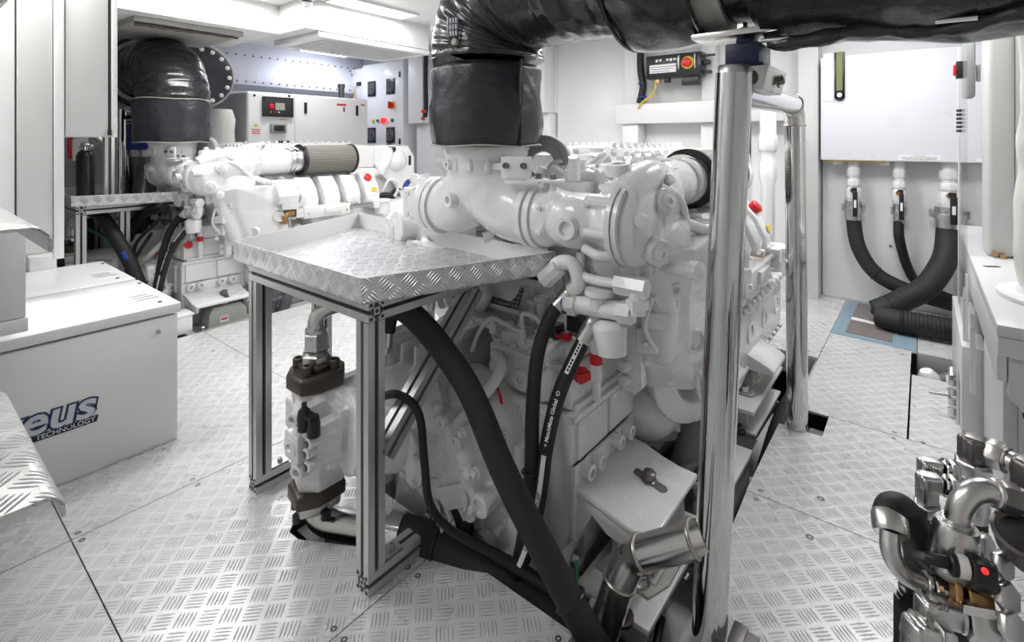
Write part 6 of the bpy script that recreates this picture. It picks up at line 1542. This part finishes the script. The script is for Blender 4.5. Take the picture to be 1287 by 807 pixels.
# valve group seen between the frame posts
t = thing('overboard_valve', 'white valve column with a black pipe between the frame posts', 'valve', (-.95,4.2,0))
m = M(); m.lathe((-.93,4.3,.5),(0,0,1),[(-.498,.05),(.45,.05),(.5,.065),(.62,.065),(.64,.055),(.70,.055),(.72,.07),(.82,.07),(.84,.06),(1.05,.06)],8); obj('body', m, MT['panel'], t, bevel=.003)
m = M(); m.cyl((-1.10,4.3,.002),(-1.10,4.3,1.9),.05,n=20); obj('pipe', m, MT['plastic'], t)

# ================================================================ hydraulic manifold by the starboard aisle
R_ = V((.78077,.62482,0)); F_ = V((-.62482,.78077,0))
def at(px, py, d):
    """point at depth d on the sight line through photo pixel (px, py)"""
    return V((0,0,1.3)) + R_*((px-643.5)/646*d) + F_*d + V((0,0,(175-py)/646*d))
MF = thing('hydraulic_manifold', 'pale steel manifold block on a post by the starboard floor edge', 'manifold', (.22,1.0,0))
m = M(); m.prism([(.115,.90),(.40,.90),(.40,1.16),(.16,1.16)],'z',.50,.70); obj('block', m, MT['bed'], MF, bevel=.006)
m = M(); m.box((.22,.98,.001),(.32,1.08,.50)); obj('post', m, MT['panel'], MF, bevel=.004)
def link(name, a, b, r, seg=20, par=None, mat='steel_dull', ch=.2):
    a = V(a); b = V(b); L = (b-a).length
    m = M(); m.lathe(a, b-a, [(0,r*(1-ch*.5)),(min(r*.25,L*.2),r),(L-min(r*.25,L*.2),r),(L,r*(1-ch*.5))], seg); return obj(name, m, MT[mat], par or MF, bevel=.001 if seg < 9 else 0)
def forged(name, pts, r, par, mat='steel_dull'):
    """forged fitting body: flat-sided arms meeting in a square corner"""
    m = M(); pts = [V(p) for p in pts]
    for i in range(len(pts)-1):
        d = (pts[i+1]-pts[i]); L = d.length; d.normalize(); e = r*.8
        q0 = pts[i] - d*(e if i > 0 else 0); q1 = pts[i+1] + d*(e if i < len(pts)-2 else 0)
        up = V((0,0,1)) if abs(d.z) < .8 else F_
        m.obox((q0+q1)/2, ((q1-q0).length, r*1.8, r*1.8), d, up)
    return obj(name, m, MT[mat], par, bevel=r*.38, seg=3)
# hose with the swept steel tube
t = thing('hydraulic_hose', 'black hose bending over into a swept steel tube end', 'hose', at(1160,800,.82))
m = M(); m.tube([at(1163,830,.87),at(1161,770,.865),at(1158,710,.855),at(1150,668,.845),at(1136,643,.838),at(1122,640,.83),at(1116,654,.825)],.0235,22); obj('hose', m, MT['rubber'], t)
link('ferrule', at(1117,645,.828), at(1120,672,.808), .0250, 26, t, 'steel_dull', .15)
m = M(); m.tube([at(1119,668,.808),at(1119,690,.80),at(1126,708,.798),at(1142,725,.795),at(1166,735,.79)],.0140,22); obj('steel_tube', m, MT['steel_dull'], t)
link('collar', at(1160,733,.79), at(1167,736,.788), .0185, 24, t); link('collar', at(1169,737,.788), at(1179,740,.786), .0190, 24, t, 'steel')
link('nut', at(1179,740,.786), at(1194,746,.782), .0225, 6, t)
# centre hose with the tall ferrule and bent tube
t = thing('hydraulic_hose', 'steel bent tube fitting standing in a tall bright ferrule', 'hose', at(1190,745,.78))
m = M(); m.tube([at(1250,620,.775),at(1236,616,.778),at(1220,621,.78),at(1208,636,.782),at(1203,654,.785),at(1202,674,.785)],.0165,24); obj('steel_tube', m, MT['steel_dull'], t)
link('tube_collar', at(1246,619,.776), at(1254,621,.775), .0205, 24, t)
link('nut', at(1255,622,.774), at(1281,630,.765), .0235, 6, t, 'steel_dark'); link('stem', at(1280,629,.765), at(1310,637,.76), .018, 18, t, 'steel_dark')
link('ferrule', at(1203,658,.785), at(1196,722,.785), .0290, 30, t, 'steel_dull', .2); link('ferrule_collar', at(1203,653,.785), at(1203,660,.785), .0200, 24, t)
link('hose', at(1196,722,.785), at(1190,830,.80), .0255, 20, t, 'rubber', 0)
# twin forged elbows
t = thing('hydraulic_hose', 'pair of forged elbows on bright hose ends beside the bent tube', 'hose', at(1170,740,.86))
for k, (dx, dy, dd) in enumerate(((0,0,0),(0,-20,.03))):
    forged('forged_elbow', [at(1184+dx,609+dy,.852+dd),at(1165+dx,605+dy,.86+dd),at(1165+dx,632+dy,.86+dd)], .0145 if k == 0 else .0130, t)
    link('collar', at(1184+dx,609+dy,.852+dd), at(1191+dx,611+dy,.85+dd), .0175, 22, t, 'steel'); link('nut', at(1191+dx,611+dy,.85+dd), at(1203+dx,615+dy,.845+dd), .0200, 6, t)
link('nut', at(1165,632,.86), at(1165,645,.862), .0205, 6, t); link('ferrule_collar', at(1165,645,.862), at(1165,650,.862), .0185, 24, t, 'steel'); link('ferrule', at(1165,650,.862), at(1164,678,.865), .0215, 26, t)
link('hose', at(1164,677,.865), at(1160,800,.90), .0195, 20, t, 'rubber', 0)
# upper forged elbow run
t = thing('hydraulic_hose', 'dark forged elbow with hexagon nuts at the top of the manifold', 'hose', at(1225,720,.90))
forged('forged_elbow', [at(1242,567,.885),at(1223,560,.90),at(1223,582,.90)], .0195, t, 'steel_dark')
link('nut', at(1223,578,.90), at(1223,596,.90), .0285, 6, t); link('swivel_nut', at(1223,598,.90), at(1222,606,.90), .0235, 24, t, 'steel'); link('ferrule', at(1222,606,.90), at(1221,650,.90), .0255, 26, t); link('hose', at(1221,649,.90), at(1218,780,.92), .0225, 20, t, 'rubber', 0)
link('nut', at(1240,566,.887), at(1262,576,.868), .0245, 6, t); link('back_nut', at(1261,576,.868), at(1270,580,.86), .0225, 6, t, 'steel_dark'); link('tube', at(1268,579,.86), at(1278,584,.85), .0175, 20, t)
forged('forged_tee', [at(1276,583,.85),at(1296,594,.83),at(1294,622,.83)], .0215, t, 'steel_dark')
# lower run of fittings
t = thing('hydraulic_hose', 'broad forged elbow with a stamped face at the foot of the manifold', 'hose', at(1160,830,.76))
forged('forged_elbow', [at(1208,774,.748),at(1170,764,.755),at(1170,800,.755)], .0185, t)
link('collar', at(1204,773,.749), at(1212,776,.746), .0215, 24, t, 'steel'); link('nut', at(1214,778,.744), at(1250,790,.732), .0275, 6, t); link('stem', at(1250,790,.732), at(1290,803,.72), .022, 20, t)
m = M(); m.obox(at(1231,770,.7225), (.036,.002,.012), R_ - F_*.25, (0,0,1)); obj('print_strip', m, MT['label'], t)
text('stamp','20',.018,MT['steel_dark'],at(1178,766,.7335),R_*.9-V((0,0,.25)),(0,0,1),t,ext=.0004)
forged('side_elbow', [at(1196,818,.735),at(1158,796,.735),at(1156,840,.73)], .0215, t)
link('side_nut', at(1172,800,.732), at(1190,808,.73), .0255, 6, t)
m = M(); m.tube([at(1152,740,.87),at(1154,780,.88),at(1144,830,.88)],.026,18,sub=24,rf=lambda f: .0255+.0022*math.sin(f*150)); obj('ribbed_hose', m, MT['rubber'], t)
m = M()
for k in range(3): m.obox(at(1128+4*k,790-4*k,.86), (.005,.012,.11), R_)
obj('clip_strip', m, MT['plastic'], t)
# sensor with the red light
t = thing('pressure_sensor', 'black sensor with a glowing red light and white band on a brass nut', 'sensor', at(1230,725,.74))
m = M(); m.tube([at(1137,687,.81),at(1148,694,.80),at(1160,699,.785),at(1180,703,.765)],.0055,10); m.tube([at(1137,687,.81),at(1152,702,.80),at(1168,716,.79),at(1182,722,.79)],.004,8); obj('cable', m, MT['conduit'], t)
link('boot', at(1163,700,.775), at(1194,708,.757), .0088, 14, t, 'plastic'); link('boot_collar', at(1193,708,.757), at(1202,710,.754), .016, 16, t, 'plastic'); link('white_band', at(1202,710,.754), at(1216,714,.749), .0150, 20, t, 'label', .05)
link('body', at(1217,716,.748), at(1247,727,.738), .0225, 6, t, 'plastic')
m = M(); m.sphere(at(1238,718,.716),.0042); obj('red_light', m, MT['redlit'], t)
link('brass_ring', at(1192,740,.772), at(1200,743,.768), .0175, 20, t, 'brass'); link('brass_nut', at(1200,743,.768), at(1211,747,.762), .0225, 6, t, 'brass'); link('brass_body', at(1214,750,.76), at(1246,760,.748), .0205, 6, t, 'brass')
# plugs along the manifold edge
for k, (x, y, d) in enumerate(((1240,690,.775),(1262,712,.745),(1268,752,.72),(1274,790,.70))):
    link('edge_plug', at(x-9,y-4,d+.012), at(x+5,y+2,d), .021, 6, MF)
m = M(); m.lathe(at(1293,676,.735),(-.05,-.35,1),[(-.045,.022),(-.022,.024),(-.020,.036),(0,.040),(.006,.041),(.008,.036),(.002,.032),(.001,.012)],36); obj('round_cap', m, MT['steel_dark'], MF)
# white cast pump behind the fittings
t = thing('cast_pump', 'white cast pump with stepped bosses below the bench corner', 'pump', (.26,1.75,0))
m = M(); m.box((.245,1.62,.0),(.50,1.86,.46)); m.cyl((.235,1.68,.0),(.235,1.68,.40),.05); m.cyl((.25,1.60,.0),(.25,1.60,.36),.045); m.cyl((.26,1.53,0),(.26,1.53,.33),.042); m.cyl((.31,1.74,.40),(.31,1.74,.56),.05); m.box((.28,1.66,.42),(.40,1.80,.50)); m.box((.30,1.52,.2),(.46,1.66,.42))
b = M(); b.boss((.235,1.68,.40),(0,0,1),.036,.02); b.boss((.25,1.60,.36),(0,0,1),.034,.02); b.boss((.26,1.53,.33),(0,0,1),.032,.02); cast('housing', m, MT['white_gloss'], t, .007, 4, b)
# ================================================================ groups, and things that are one mesh
GROUPS = {'ceiling_light':'flush ceiling lamps','marine_engine':'main engines','work_tray':'work trays','battery_cabinet':'white battery cabinets','stair_tread':'tread plate steps','exhaust_pipe':'engine exhaust pipes',
          'ball_valve':'ball valves under the tank','hydraulic_hose':'hydraulic hose ends','engine_bed':'engine beds','hose':'black hoses','support_frame':'exhaust support frames','wiring_loom':'cable looms'}
for o in [q for q in bpy.data.objects if q.parent is None and 'category' in q]:
    k = o.name.split('.')[0]
    if k in GROUPS: o['group'] = GROUPS[k]
for o in [q for q in bpy.data.objects if q.parent is None and q.type == 'EMPTY']:
    ch = kids(o)
    if len(ch) == 1 and not kids(ch[0]):
        c = ch[0]; c.parent = None; c.location = V(c.location) + V(o.location); n = o.name
        for key in ('label','category','group'):
            if key in o: c[key] = o[key]
        bpy.data.objects.remove(o); c.name = n
# ================================================================ camera and view
cam = bpy.data.cameras.new('camera'); co = bpy.data.objects.new('camera', cam); COL.objects.link(co)
cam.sensor_fit = 'HORIZONTAL'; cam.sensor_width = 36.0; cam.lens = 646.0/1287*36.0
cam.shift_y = -(403.5-175.0)/1287; cam.clip_start = .02; cam.clip_end = 60
co.location = (0,0,1.3); co.rotation_euler = (PI/2, 0, math.atan2(.625,.781))
SC.camera = co
w = bpy.data.worlds.new('world'); SC.world = w; w.use_nodes = True
w.node_tree.nodes['Background'].inputs[0].default_value = (.8,.82,.85,1); w.node_tree.nodes['Background'].inputs[1].default_value = .2
SC.view_settings.view_transform = 'Standard'; SC.view_settings.look = 'None'; SC.view_settings.gamma = 1.0; SC.view_settings.use_curve_mapping = False
SC.view_settings.exposure = -0.52
SC.cycles.use_denoising = True
SC.cycles.max_bounces = 10
